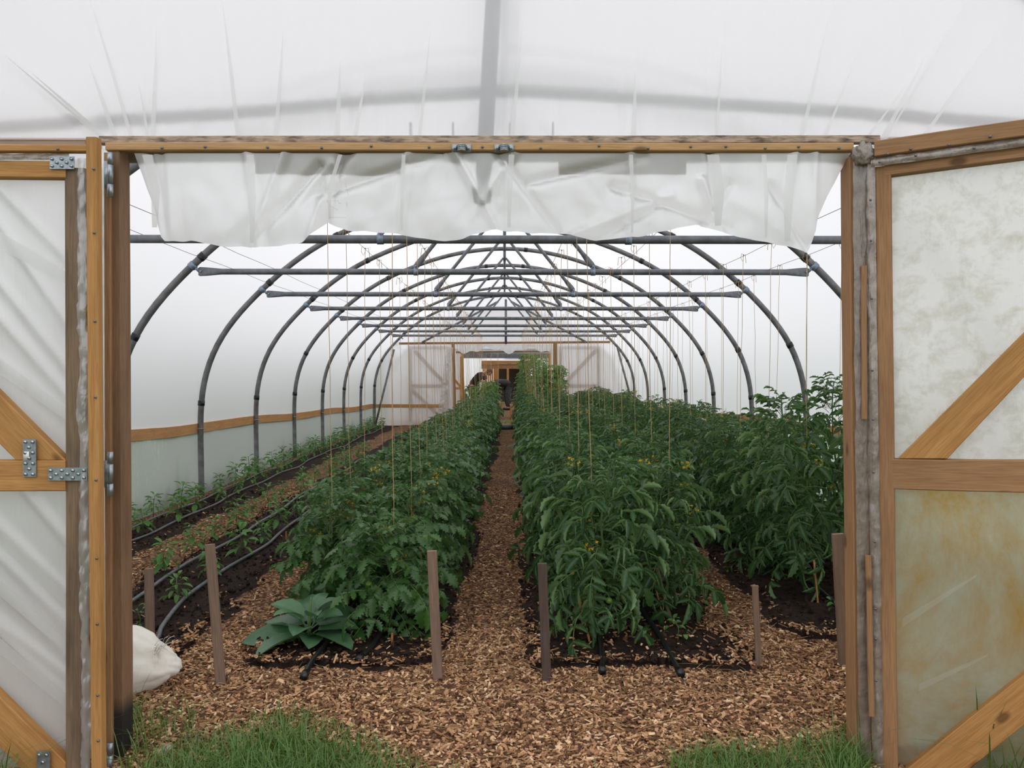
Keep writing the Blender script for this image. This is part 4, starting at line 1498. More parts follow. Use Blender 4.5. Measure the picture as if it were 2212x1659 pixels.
# basil seedlings
for j, (px, py, s_, lb) in enumerate(((1463, 1392, .5, 'tiny basil seedling beside the right black hose end'), (1500, 1320, .5, 'small seedling right of the second tomato row'), (1806, 1342, .42, 'tiny seedling in the soil left of the right-hand stake'), (1245, 1345, .55, 'small seedling by the white plant tag'))):
    g_ = gp(px, py); R_ = Matrix.Translation((g_.x, g_.y, .02)); pl = empty('seedling', (0, 0, 0), lb, 'seedling'); put(pl, R_)
    stem, L = pep_layout(.12, 8800 + j, 12); obj('stem', stem_mesh(stem, .0025), pl, R_)
    for v, M in L: obj('leaf', PLM[v], pl, R_ @ M @ Matrix.Diagonal((.8, 1.7, 1, 1)))

# comfrey-like plant in front of the left tomato bed
g_ = gp(668, 1392); g_.z = .02
cp = empty('broad_leaf_plant', g_, 'low plant with big soft grey-green leaves at the front of the left tomato bed', 'plant')
cl = [(2.6, .24, .05, .05), (3.4, .22, .25, 0), (4.15, .24, .2, .02), (5.0, .17, .35, .02), (5.6, .23, .25, .02), (6.1, .17, .5, .03), (.5, .19, .45, .05), (1.3, .20, .7, .05), (2.0, .2, .8, .06),
      (2.9, .16, .9, .08), (3.9, .13, .95, .09), (5.2, .11, 1.0, .1), (.1, .1, 1.1, .12), (1.0, .1, 1.2, .12), (4.6, .15, .6, .05), (5.9, .12, .8, .08)]
for i, (yaw, L, el, z0) in enumerate(cl):
    rs = random.Random(i)
    L *= 1.18
    V, Fc = leaflet(L, L * .30, .35, .95 * (.35 + el), .05, 10, 7, rs.uniform(-.3, .3), rs)
    Vt, Ft = tube([(-.06, 0, -.01), (0, 0, 0)], .003, 5, False)
    V, Fc = catq([(V, Fc), (np.array([tuple(v) for v in Vt]), np.array(Ft))])
    M = Matrix.Translation(g_ + Vector((math.cos(yaw)*.04, math.sin(yaw)*.04, .02 + z0))) @ Matrix.Rotation(yaw, 4, 'Z') @ Matrix.Rotation(-el, 4, 'Y') @ Matrix.Rotation(rs.uniform(-.3, .3), 4, 'X')
    obj('leaf', mesh('leaf', V, Fc, M_['leafcom']), cp, M)
obj('stem', stem_mesh([Vector((0, 0, -.03)), Vector((0, 0, .08)), Vector((.01, 0, .2))], .008), cp, Matrix.Translation(g_))

# onions by the right wall
for i in range(12):
    y = 6.0 + i * .42; x = 2.62 + random.uniform(-.05, .05); parts = []
    for k in range(9):
        a = random.uniform(0, 6.28); L = random.uniform(.35, .55) * 1.5
        Vt, Ft = tube([(0, 0, 0), (math.cos(a)*.03, math.sin(a)*.03, L*.6), (math.cos(a)*.12, math.sin(a)*.12, L)], [.006, .005, .001], 4, False)
        parts.append((np.array([tuple(v) for v in Vt]), np.array(Ft)))
    V, Fc = catq(parts)
    o_ = empty('onion_plant', (x, y, .02), ('upright onion plant by the right wall, %s from the front' % ORD[i]) if i < 15 else 'upright onion plant far along the right wall', 'onion plant', 'onion plants by the right wall')
    obj('leaves', mesh('leaves', V, Fc, M_['leek']), o_, Matrix.Translation((x, y, .02)))
    obj('bulb', MB().add(*tube([(0, 0, -.03), (0, 0, 0), (0, 0, .03)], [.01, .022, .008], 8)).mesh('bulb', M_['white']), o_, Matrix.Translation((x, y, .02)))

# ------------------------------------------------------------------ hoses
def hose(P_, r, mat, lb, ends=True):
    Q = catmull3(P_, 6)
    h_ = MB().add(*tube(Q, r, 8)).obj('drip_hose', mat, label=lb, cat='hose', group='drip hoses on the beds')
    return h_
def catmull3(P, per=6):
    P = [np.array(tuple(p), float) for p in P]; Q = [2*P[0]-P[1]] + P + [2*P[-1]-P[-2]]; o_ = []
    for i in range(1, len(Q)-2):
        for k in range(per):
            u = k/per; a, b, c, d = Q[i-1], Q[i], Q[i+1], Q[i+2]
            o_.append(.5*((2*b)+(-a+c)*u+(2*a-5*b+4*c-d)*u*u+(-a+3*b-3*c+d)*u**3))
    o_.append(P[-1]); return o_
def meander(x, y0, y1, amp, ph, z=.045):
    return [(x + amp * math.sin(y * 1.9 + ph) + amp*.6*math.sin(y*4.3 + ph), y, gz(x, y) + z) for y in np.arange(y0, y1, .35)]
hose(meander(-2.90, 3.3, 18.6, .025, 0), .009, M_['hosesheen'], 'grey drip hose nearest the left plastic wall')
hose(meander(-2.68, 3.3, 18.6, .025, 1), .009, M_['hosesheen'], 'grey drip hose second from the left plastic wall')
hose(meander(-1.98, 3.4, 12, .02, 2), .011, M_['hosesheen'], 'grey drip hose on the left side of the seedling bed')
hose([gp(325, 1400, .035), gp(342, 1375, .04), gp(352, 1350, .045)] + meander(-1.70, 4.3, 12, .02, 3), .011, M_['hosesheen'], 'grey drip hose on the right side of the seedling bed')
blk = [([gp(657, 1460, .02), gp(672, 1432, .03), gp(690, 1408, .04), gp(720, 1370, .045), gp(770, 1300, .045)], 'black hose end emerging under the broad-leaf plant'),
       ([gp(776, 1424, .03), gp(800, 1400, .035), gp(832, 1352, .045), gp(860, 1320, .05), gp(900, 1240, .045)], 'black hose end in front of the left tomato bed, beside the orange peg'),
       ([gp(1301, 1448, .02), gp(1300, 1410, .035), gp(1295, 1370, .045), gp(1278, 1310, .045), gp(1262, 1250, .045)], 'black hose end in front of the right tomato bed, nearer the path'),
       ([gp(1470, 1454, .02), gp(1450, 1420, .035), gp(1430, 1380, .04), gp(1395, 1330, .045), gp(1365, 1280, .045), gp(1330, 1220, .045)], 'black hose end in front of the right tomato bed, farther from the path'),
       ([gp(1870, 1360, .045), gp(1800, 1300, .045), gp(1740, 1250, .045), gp(1680, 1210, .045), gp(1610, 1150, .045)], 'dark hose across the soil of the right wall bed')]
for P_, lb in blk:
    h_ = hose(P_, .0125, M_['hose'], lb)
    a, b = Vector(P_[0]), Vector(P_[1]); d = (b - a).normalized()
    if 'end' in lb:
        V_, F_ = tube([a - d*.012, a + d*.03], .016, 10)
        MBc = MB().add(V_, F_)
        Vn = np.array(MBc.V); c = np.array(WM[h_.name].translation)
        obj('end_cap', mesh('end_cap', Vn, MBc.F, M_['hose']), h_, Matrix.Identity(4))

# ------------------------------------------------------------------ stakes, canes, small things
def stake(px0, py0, px1, py1, wpx, mat, lb, th_=.022, lean=0.0, nm='stake'):
    B = gp((px1), py1, .0)
    B.z = gz(B.x, B.y)
    Tp = at(px0, py0, B.y + lean)
    d = (B - Tp).normalized()
    return board(nm, Tp, B + d * .06, wpx / F * B.y, th_, mat, None, wob=.0006, label=lb, cat='stake')
stake(322, 1228, 324, 1392, 18, M_['stake'], 'short grey wooden stake just behind the white sack', lean=.02)
stake(453, 1176, 477, 1480, 20, M_['stake'], 'leaning grey wooden stake in the chips right of the white sack', lean=.02)
stake(933, 1190, 946, 1468, 21, M_['stake'], 'grey-brown wooden stake in front of the left tomato bed beside the path')
stake(1171, 1217, 1181, 1468, 20, M_['stakedark'], 'dark brown wooden stake at the front corner of the right tomato bed')
stake(1631, 1265, 1639, 1438, 13, M_['stake'], 'thin ribbed grey wooden stake in the chips of the right path', .015)
stake(1810, 1153, 1825, 1436, 25, M_['stake'], 'wide grey-brown wooden stake beside the right door jamb', .025)
stake(847, 1367, 847, 1396, 5, M_['bamboo'], 'tiny orange wooden peg in the soil in front of the left tomatoes', .006)
stake(1239, 1378, 1243, 1402, 5, M_['bamboo'], 'tiny orange wooden peg left of the bamboo canes', .006)
stake(618, 1148, 619, 1172, 4, M_['bamboo'], 'tiny orange wooden peg beside the seedling bed hose', .006)
stake(1009, 1262, 1010, 1276, 6, M_['bamboo'], 'tiny pale peg at the path edge of the left tomato bed', .006)
def cane(px0, py0, px1, py1, r, mat, lb, cat='cane', nm='cane', lean=0):
    B = gp(px1, py1, .0); T_ = at(px0, py0, B.y + lean)
    d = (B - T_).normalized(); n = 9; P_ = [T_ + (B + d*.05 - T_) * i / n for i in range(n + 1)]
    return MB().add(*tube(P_, [r * (1.15 if i % 3 == 1 else 1) for i in range(n+1)], 7)).obj(nm, mat, label=lb, cat=cat)
cane(1236, 1228, 1277, 1400, .0055, M_['bamboo'], 'orange bamboo cane leaning in the nearest tomato plant right of the path', lean=.1)
cane(1262, 1290, 1289, 1400, .010, M_['woodystem'], 'thick green-brown support stem beside the orange bamboo cane', lean=.08)
cane(1400, 1210, 1438, 1352, .0045, M_['bamboo'], 'orange bamboo cane in the second tomato row right of the path', lean=.05)
cane(1418, 1225, 1452, 1352, .010, M_['woodystem'], 'thick stem beside the second orange bamboo cane', lean=.05)
cane(1758, 1210, 1768, 1315, .005, M_['bamboo'], 'straw coloured cane under the right wall tomatoes', lean=.03)
cane(1837, 1190, 1843, 1400, .0045, M_['bamboo'], 'thin straw coloured cane between the right stake and the jamb', lean=.03)
MB().add(*tube(catmull3([gp(1278, 1385, .05), gp(1262, 1402, .02), gp(1235, 1420, .015), gp(1205, 1425, .015), gp(1190, 1405, .02)], 5), .0022, 5)).obj('loose_twine', M_['twine'], label='loose jute twine trailing on the soil to the dark stake', cat='twine')
MB().add(*tube(catmull3([gp(1428, 1335, .04), gp(1436, 1352, .02), gp(1452, 1356, .015), gp(1458, 1348, .02)], 5), .002, 5)).obj('loose_twine', M_['twine'], label='short loop of jute twine at the foot of the second cane', cat='twine')
g_ = gp(1240, 1333, .05)
obj('plant_tag', MB().add(*box((0, 0, 0), .05, .002, .012, Matrix.Rotation(.35, 3, 'Y'))).mesh('plant_tag', M_['white'], False), None, Matrix.Translation(g_), label='small white plastic plant tag leaning under the right tomatoes', cat='plant tag')


def rock(px, py, sx_, sy_, sz_, mat, nm, lb, cat, seed=0, fr=1.5, amp=.3):
    bm = bmesh.new(); bmesh.ops.create_icosphere(bm, subdivisions=3, radius=1)
    for v in bm.verts:
        c = v.co.copy(); r_ = 1 + amp * mnoise.noise(c * fr + Vector((seed, 0, 0))) + amp*.4 * mnoise.noise(c * fr * 3 + Vector((seed, 5, 0)))
        v.co = Vector((c.x*sx_*r_, c.y*sy_*r_, c.z*sz_*r_))
    me = bpy.data.meshes.new(nm); bm.to_mesh(me); bm.free(); me.materials.append(mat)
    for p in me.polygons: p.use_smooth = True
    g_ = gp(px, py); z = gz(g_.x, g_.y)
    g_ = gp(px, py, z)
    return obj(nm, me, None, Matrix.Translation((g_.x, g_.y, z + sz_*.55)) @ Matrix.Rotation(seed, 4, 'Z'), label=lb, cat=cat)
rock(362, 1632, .038, .03, .022, M_['stone'], 'stone', 'pale rounded stone in the grass by the left jamb', 'stone', 1)
rock(1294, 1606, .016, .013, .010, M_['white'], 'pebble', 'white pebble on the chips in the foreground', 'pebble', 2)
rock(1193, 1383, .012, .01, .008, M_['stone'], 'pebble', 'small grey pebble right of the dark stake', 'pebble', 3)
rock(1275, 1590, .042, .016, .011, M_['bark'], 'bark_piece', 'large torn piece of pale bark behind the white pebble', 'bark', .5, 2.5, .6)
rock(1388, 1593, .026, .009, .006, M_['bark'], 'bark_piece', 'flat slice of bark right of the white pebble', 'bark', .9, 2.5, .5)
rock(1650, 1398, .013, .011, .01, M_['bark'], 'bark_piece', 'orange lump of wood right of the thin ribbed stake', 'bark', 4)
rock(922, 1423, .018, .012, .011, M_['bark'], 'bark_piece', 'curled piece of bark left of the stake beside the path', 'bark', 6, 2.2, .5)
rock(742, 1458, .016, .008, .002, M_['white'], 'paper_scrap', 'scrap of white paper on the chips near a hose end', 'paper', 7)
rock(1465, 1365, .010, .008, .02, M_['bark'], 'bark_piece', 'small upright twist of bark above the basil seedling', 'bark', 8)

# white sack
sp_ = gp(262, 1512); SX, SY = sp_.x - .075, sp_.y + .13
sack = empty('white_sack', (SX, SY, 0), 'frayed white woven sack slumped behind the left jamb', 'sack')
bm = bmesh.new(); bmesh.ops.create_uvsphere(bm, u_segments=64, v_segments=36, radius=1)
for v in bm.verts:
    c = v.co.copy()
    r_ = 1 + .10 * mnoise.noise(c * 1.8) + .05 * mnoise.noise(c * 5) + .045 * (.5 - abs(mnoise.noise(Vector((c.x*2, c.y*5, c.z*5))))) + .02 * mnoise.noise(Vector((c.x*3, c.y*14, c.z*14)))
    nx = c.x * .20; k = max(0, c.x - .35)
    nz_ = c.z * .150 * (1 - .75 * k); ny_ = c.y * .15 * (1 - .7 * k)
    nx += k * .08
    v.co = Vector((nx * r_, ny_ * r_, max(-.125, nz_ * r_ - k*.03)))
me = bpy.data.meshes.new('cloth'); bm.to_mesh(me); bm.free(); me.materials.append(M_['sack'])
for p in me.polygons: p.use_smooth = True
TS = Matrix.Translation((SX, SY, .095))
obj('cloth', me, sack, TS)
fr = MB(); rs = random.Random(4)
for k in range(16):
    a = Vector((.175 + rs.uniform(-.01, .01), -.03 + rs.uniform(-.03, .03), .065 + rs.uniform(-.015, .02)))
    d = Vector((rs.uniform(.2, 1), rs.uniform(-.5, .2), rs.uniform(0, 1))).normalized() * rs.uniform(.02, .06)
    fr.add(*tube([a, a + d*.6 + Vector((0, 0, .004)), a + d + Vector((rs.uniform(-.01, .01), 0, -.004))], .0011, 4))
obj('frayed_threads', fr.mesh('frayed_threads', M_['white']), sack, TS)
obj('tear', MB().add(*box((.09, -.139, .0), .03, .01, .022, Matrix.Rotation(.5, 3, 'Y'))).mesh('tear', M_['bark']), sack, TS, label='brown tear in the cloth')

# ------------------------------------------------------------------ grass
def grass(name, spots, mat, label, hmin, hmax, wd=.0032, seed=1, clampx=0):
    r = np.random.default_rng(seed); n = len(spots)
    P = np.array(spots); a = r.uniform(0, 2*PI, n); h = r.uniform(hmin, hmax, n) * (P[:, 3] if P.shape[1] > 3 else 1) * r.choice([.6, .8, 1, 1.25], n)
    lean = r.uniform(.1, 1.25, n) * h; fa = a + r.normal(0, .5, n)
    V = []
    for (u, ww) in ((0, 1), (.4, .9), (.75, .6), (1, .02)):
        cx = P[:, 0] + np.cos(fa) * lean * u**1.8; cy = P[:, 1] + np.sin(fa) * lean * u**1.8
        cz = P[:, 2] + h * (u - .38 * (lean / h) * u**2)
        for s in (-1, 1):
            V.append(np.stack([cx - s * np.sin(fa) * wd * ww * .5, cy + s * np.cos(fa) * wd * ww * .5, cz], 1))
    V = np.stack(V, 1).reshape(-1, 3)
    if clampx: V[:, 0] = np.sign(clampx) * np.maximum(np.abs(V[:, 0]), abs(clampx))
    q = np.array([(0, 1, 3, 2), (2, 3, 5, 4), (4, 5, 7, 6)])
    Fc = (q[None] + (np.arange(n) * 8)[:, None, None]).reshape(-1, 4)
    return obj(name, mesh(name, V, Fc, mat), label=label, cat='grass', kind='stuff')
rs = random.Random(12)
sp = []
while len(sp) < 6000:
    px = rs.gauss(600, 150); py = 1690 - abs(rs.gauss(0, 75))
    lim = 1528 + abs(px - 620) * .28
    if py < lim or px < 300 or px > 1010: continue
    g_ = gp(px, py); sp.append((g_.x, g_.y, gz(g_.x, g_.y), 1.0 if py > lim + 45 else .65))
grass('grass_tuft', sp, M_['grass'], 'green grass tuft at the left front of the chip ground', .035, .125, .0034, 1)
sp = []
while len(sp) < 6000:
    px = rs.uniform(1450, 1880); py = 1700 - abs(rs.gauss(0, 62))
    lim = 1600 - 40 * max(0, (px - 1600) / 260) + 25 * mnoise.noise(Vector((px*.01, 0, 0)))
    if py < lim: continue
    g_ = gp(px, py); sp.append((g_.x, g_.y, gz(g_.x, g_.y), 1.0))
grass('grass_tuft', sp, M_['grass'], 'green grass tuft at the right front by the right jamb', .03, .095, .0034, 2)
sp = []
for k in range(320):
    px = rs.uniform(265, 420); py = rs.uniform(1540, 1690); g_ = gp(px, py); sp.append((g_.x, g_.y, gz(g_.x, g_.y), 1.4 if px < 320 else .8))
for k in range(60):
    px = rs.uniform(900, 1460); py = rs.uniform(1630, 1690); g_ = gp(px, py); sp.append((g_.x, g_.y, gz(g_.x, g_.y), .5))
grass('grass_tuft', sp, M_['grass'], 'sparse long grass blades around the left jamb foot', .06, .17, .0036, 3)
sp = []
for k in range(260):
    px = rs.uniform(1795, 1870); py = rs.uniform(1600, 1700); g_ = gp(px, py); sp.append((g_.x, g_.y, gz(g_.x, g_.y), 1))
grass('grass_tuft', sp, M_['grass'], 'long grass blades bending around the right jamb foot', .08, .2, .0038, 4)
sp = []
for k in range(9000):
    y = rs.uniform(2.8, 19); c = mnoise.noise(Vector((y * 1.6, 1, 0))) 
    if c < -.15 and rs.random() < .7: continue
    sp.append((-XB - .07 - abs(rs.gauss(0, .07)), y, -.09, 1 + .9 * max(0, c) * rs.random() * 2))
grass('outside_grass', sp, M_['grass'], 'tall grass outside pressed against the left plastic wall', .15, .42, .010, 5, -(XB + .085))
sp = []
for k in range(2500):
    sp.append((XB + .08 + abs(rs.gauss(0, .12)), rs.uniform(2.8, 19), -.09, 1.2))
grass('outside_grass', sp, M_['grass'], 'tall grass outside along the right plastic wall', .15, .42, .010, 6, XB + .085)
sp = []
for k in range(2600):
    sp.append((rs.uniform(-2.9, -1.55), rs.uniform(2.40, 2.52), -.09, 1)) if k % 2 else sp.append((rs.uniform(1.55, 2.9), rs.uniform(2.45, 2.72), -.09, 1.2))
grass('outside_grass', sp, M_['grass'], 'rank grass behind and below the open door leaves', .08, .3, .006, 7)
sp = []
for k in range(2400):
    sp.append((rs.uniform(-1.1, 1.4), rs.uniform(19.35, 20.8), 0, 1))
grass('grass_strip', sp, M_['grass'], 'strip of mown grass between the two tunnels', .02, .06, .008, 8)

# unseen hedge added outside the left wall to darken its film
rr = np.random.default_rng(3); n = 26000
hy = rr.uniform(-3, 36, n); top = 2.1 + .35 * np.sin(hy * 1.1) + .2 * np.sin(hy * 2.7)
side = rr.uniform(0, 1, n) < .7
hx = np.where(side, -5.6 + rr.normal(0, .09, n), rr.uniform(-7, -5.6, n)); hz = np.where(side, rr.uniform(-.1, 1, n) * top, top + rr.normal(0, .08, n))
P = np.stack([hx, hy, hz], 1); d1 = rr.normal(0, 1, (n, 3)); d1 /= np.linalg.norm(d1, axis=1)[:, None]; d2 = np.cross(d1, rr.normal(0, 1, (n, 3))); d2 /= np.linalg.norm(d2, axis=1)[:, None]
V = np.stack([P - d1*.09, P - d2*.05, P + d1*.09, P + d2*.05], 1).reshape(-1, 3)
obj('shading_hedge_foliage', mesh('shading_hedge_foliage', V, np.arange(n*4).reshape(-1, 4), M_['hedge']), label='unseen green hedge added outside to darken the left plastic wall', cat='hedge', kind='stuff')

# ------------------------------------------------------------------ far gable
YB = Y_BACK
zH = at(1090, 742, YB).z
xo0, xo1 = at(980, 800, YB).x, at(1200, 800, YB).x
bl = [(-2.5, 1.9, -1.2, .9, .02, .03), (-2.6, 1.4, -1.4, .4, .02, .03), (-2.3, 1.0, -2.0, 0, .02, .03)]
wb = sheet('wall_back', -3.06, 3.06, lambda x: min(zH, roof_z(x) - .03), lambda x: roof_z(x) + .03, YB, 60, 12, M_['film_gable'], (), .02, kind='structure')
sheet('wall_back', -3.06, xo0, lambda x: -.05, lambda x: zH, YB, 60, 40, M_['film_gable'], bl, .03, kind='structure')
sheet('wall_back', xo1, 3.06, lambda x: -.05, lambda x: zH, YB, 40, 30, M_['film_gable'], [(-a, b, -c, d, e, f) for a, b, c, d, e, f in bl], .03, kind='structure')
fg = empty('back_door_frame', (0, YB, 0), 'brown wooden frame of the far doorway', 'door frame')
board('header', at(862, 742, YB - .03), at(1318, 739, YB - .03), .05, .05, M_['mid'], fg)
board('jamb', at(979, 742, YB - .03), at(983, 918, YB - .03), .07, .05, M_['mid'], fg)
board('jamb', at(1199, 742, YB - .03), at(1199, 918, YB - .03), .09, .05, M_['mid'], fg)
board('gable_rail', at(812, 877, YB - .05), at(958, 877, YB - .05), .085, .03, M_['rail'], fg, label='low horizontal rail')
V = []; nx_ = 60
for i in range(nx_ + 1):
    px = 985 + 210 * i / nx_
    yb_ = 757 + 5 * math.sin(px * .07) + 3 * math.sin(px * .19)
    for j in range(5):
        p = at(px, 744 + (yb_ - 744) * j / 4, YB - .06); V.append((p.x, p.y + .02 * math.sin(px*.4 + j), p.z))
I, J = np.meshgrid(np.arange(4), np.arange(nx_)); a = (J*5 + I).ravel()
obj('door_flap', mesh('door_flap', V, np.stack([a, a+1, a+6, a+5], 1), M_['film_flap']), label='short plastic flap over the far doorway', cat='plastic sheet')
strip('film_drape', at(972, 750, YB - .1), at(948, 930, YB - .12), .16, M_['film_fold'], None, amp=.05, n=60, seed=20, label='loose plastic drape hanging beside the far left jamb', cat='plastic sheet')
for nm_, xs4, lb in (('l', (882, 970), 'left plastic door leaf of the far doorway'), ('r', (1207, 1296), 'right plastic door leaf of the far doorway')):
    YD = YB + .12
    d_ = empty('back_door_leaf', at(sum(xs4)/2, 915, YD), lb, 'door')
    a_, b_ = xs4
    board('stile', at(a_ + 4, 748, YD), at(a_ + 4, 912, YD), .08, .04, M_['mid'], d_)
    board('stile', at(b_ - 3, 748, YD), at(b_ - 3, 912, YD), .08, .04, M_['mid'], d_)
    board('top_rail', at(a_, 751, YD), at(b_, 751, YD), .08, .04, M_['mid'], d_)
    board('middle_rail', at(a_, 834, YD), at(b_, 834, YD), .09, .04, M_['mid'], d_)
    if nm_ == 'l':
        board('diagonal_brace', at(a_ + 14, 758, YD), at(b_ - 8, 830, YD), .09, .03, M_['mid'], d_)
        board('diagonal_brace', at(a_ + 6, 842, YD), at(b_ - 14, 905, YD), .09, .03, M_['mid'], d_)
    else:
        board('diagonal_brace', at(b_ - 8, 756, YD), at(a_ + 12, 830, YD), .09, .03, M_['mid'], d_)
    p0 = at(a_, 748, YD + .03); p1 = at(b_, 912, YD + .03)
    obj('plastic_sheet', mesh('plastic_sheet', [(p0.x, p0.y, p1.z), (p1.x, p0.y, p1.z), (p1.x, p0.y, p0.z), (p0.x, p0.y, p0.z)], [(0, 1, 2, 3)], M_['film_gable']), d_)
for s, a_, b_, lb in ((-1, (851, 755), (808, 930), 'slanting grey corner tube in the far left corner'), (1, (1334, 752), (1360, 850), 'slanting grey corner tube in the far right corner')):
    MB().add(*tube([at(*a_, YB - .15), at(*b_, YB - .55)], .024, 10)).obj('corner_brace', M_['steel_old'], label=lb, cat='brace')
MB().add(*tube([(0.03, YB - .12, zH - .02), (0.03, YB - .12, H + 1650*U)], .028, 10)).obj('gable_post', M_['steel'], label='short upright tube above the far doorway', cat='tube')
for s in (-1, 1):
    MB().add(*tube([(s * 1.95, YB - .12, zH + .02), (s*.15, YB - .12, H + 1600*U)], .026, 10)).obj('gable_strut', M_['steel'], label='slanting %s strut above the far doorway' % ('left' if s < 0 else 'right'), cat='brace')
# plank and roll on the threshold, two small stakes
board('plank', at(1073, 918, 18.75), at(1104, 918, 18.75), .04, .1, M_['rail'], None, label='yellow plank lying across the path at the far doorway', cat='plank')
MB().add(*tube([gp(1074, 922, .05), gp(1092, 923, .055), gp(1110, 922, .05)], [.05, .06, .05], 12)).obj('rolled_sheet', plain('grey_green_roll', lin(96, 108, 106), .6), label='grey-green rolled sheet on the path before the far doorway', cat='roll')
cane(1079, 866, 1081, 907, .028, M_['bamboo'], 'pale thin stake left of the path beyond the far doorway', 'stake', 'stake')
cane(1103, 872, 1104, 907, .024, M_['bamboo'], 'pale thin stake right of the path beyond the far doorway', 'stake', 'stake')

# ------------------------------------------------------------------ second tunnel beyond
Y2 = 21.1
second = []
for k in range(7):
    Y = Y2 + k * 1.95
    hp = obj('far_hoop', hoop_mesh, None, Matrix.Translation((0, Y, -.12)), label='steel hoop of the second tunnel, %s from its doorway' % ORD[k], cat='hoop', group='hoops of the second tunnel')
    zc = 1.86
    cb = obj('far_crop_bar', bar_m, None, Matrix.Translation((0, Y + .05, zc)) @ Matrix.Scale(1.0, 4), label='pale crop bar of the second tunnel, %s from its doorway' % ORD[k], cat='crop bar', group='crop bars of the second tunnel')
rp2 = [(x, z - .12) for x, z in roofp]
film_strip('ceiling', rp2, Y2, Y2 + 12, M_['film_roof'], 20, .006, kind='structure')
for side, nm in ((-1, 'wall_left'), (1, 'wall_right')):
    V = [(side*3.14, Y2, -.1), (side*3.14, Y2 + 12, -.1), (side*3.14, Y2 + 12, .62), (side*3.14, Y2, .62)]
    obj(nm, mesh(nm, V, [(0, 1, 2, 3)], M_['film_side']), kind='structure')
xf0, xf1 = at(999, 800, Y2).x, at(1186, 800, Y2).x; zh2 = at(1090, 763, Y2).z
sheet('wall_front', -3.06, 3.06, lambda x: min(zh2, roof_z(x) - .15), lambda x: roof_z(x) - .09, Y2, 40, 6, M_['film_gable'], (), .02, kind='structure')
sheet('wall_front', -3.06, xf0, lambda x: -.05, lambda x: zh2, Y2, 20, 10, M_['film_gable'], (), .02, kind='structure')
sheet('wall_front', xf1, 3.06, lambda x: -.05, lambda x: zh2, Y2, 20, 10, M_['film_gable'], (), .02, kind='structure')
f2 = empty('far_door_frame', (0, Y2, 0), 'wooden door frame of the second tunnel seen through the far doorway', 'door frame')
board('jamb', at(998, 763, Y2 - .03), at(1001, 908, Y2 - .03), .08, .05, M_['orange'], f2)
board('jamb', at(1187, 763, Y2 - .03), at(1187, 908, Y2 - .03), .06, .05, M_['orange'], f2)
board('header', at(985, 761, Y2 - .03), at(1190, 759, Y2 - .03), .05, .05, M_['weather'], f2)
l2 = empty('far_door_leaf', at(990, 900, Y2 - .2), 'narrow plastic door leaf folded back before the second tunnel', 'door')
board('stile', at(996, 770, Y2 - .15), at(996, 905, Y2 - .15), .05, .04, M_['orange'], l2)
board('middle_rail', at(975, 839, Y2 - .15), at(996, 839, Y2 - .15), .06, .03, M_['orange'], l2)
board('diagonal_brace', at(970, 805, Y2 - .15), at(995, 836, Y2 - .15), .06, .03, M_['orange'], l2)
p0 = at(960, 765, Y2 - .12); p1 = at(997, 906, Y2 - .12)
obj('plastic_sheet', mesh('plastic_sheet', [(p0.x, p0.y, p1.z), (p1.x, p0.y, p1.z), (p1.x, p0.y, p0.z), (p0.x, p0.y, p0.z)], [(0, 1, 2, 3)], M_['film_gable']), l2)
# wooden end wall with open doors
Y3 = 33.2
sh = empty('timber_end_wall', (0, Y3, 0), 'timber end wall with dark doorway at the far end of the second tunnel', 'timber wall')
board('lintel', at(1040, 783, Y3 - .06), at(1150, 783, Y3 - .06), .16, .06, M_['orange'], sh)
board('lintel', at(1040, 792, Y3 - .03), at(1150, 792, Y3 - .03), .18, .06, M_['mid'], sh)
for k in range(9):
    px = 1044 + k * 3.9
    board('plank', at(px, 795, Y3 - .05), at(px, 866, Y3 - .05), .066, .03, M_['orange'], sh)
board('post', at(1097, 795, Y3 - .05), at(1097, 868, Y3 - .05), .09, .06, M_['orange'], sh)
for k in range(5):
    board('plank', at(1124 + k*4.6, 795, Y3 - .03), at(1124 + k*4.6, 866, Y3 - .03), .08, .03, M_['weather'], sh)
dark = plain('dim_shed_interior', lin(66, 54, 42), .9)
for k in range(10):
    board('back_board', at(1072 + k*6, 790, Y3 + 1.2), at(1072 + k*6, 868, Y3 + 1.2), .12, .03, dark, sh)
board('shed_roof', Vector((0, Y3 + .6, at(1100, 776, Y3).z + .1)), Vector((2.2, Y3 + .6, at(1100, 776, Y3).z + .1)), 1.3, .05, dark, sh, nrm=(0, 0, 1))
h_ = MB().add(*box(at(1090, 786, Y3 - .1), .22, .02, .03)); h_.add(*box(at(1108, 786, Y3 - .1), .14, .02, .03)); h_.add(*box(at(1100, 783, Y3 - .1), .03, .02, .09))
h_.obj('strap_hinge', M_['zinc'], sh, smooth=False)
sheet('wall_back', -3.06, at(1040, 800, Y3).x, lambda x: -.05, lambda x: roof_z(x) - .1, Y3, 20, 10, M_['film_gable'], (), .02, kind='structure')
sheet('wall_back', at(1150, 800, Y3).x, 3.06, lambda x: -.05, lambda x: roof_z(x) - .1, Y3, 20, 10, M_['film_gable'], (), .02, kind='structure')
sheet('wall_back', at(1040, 800, Y3).x, at(1150, 800, Y3).x, lambda x: at(1100, 778, Y3).z, lambda x: roof_z(x) - .1, Y3, 20, 6, M_['film_gable'], (), .02, kind='structure')

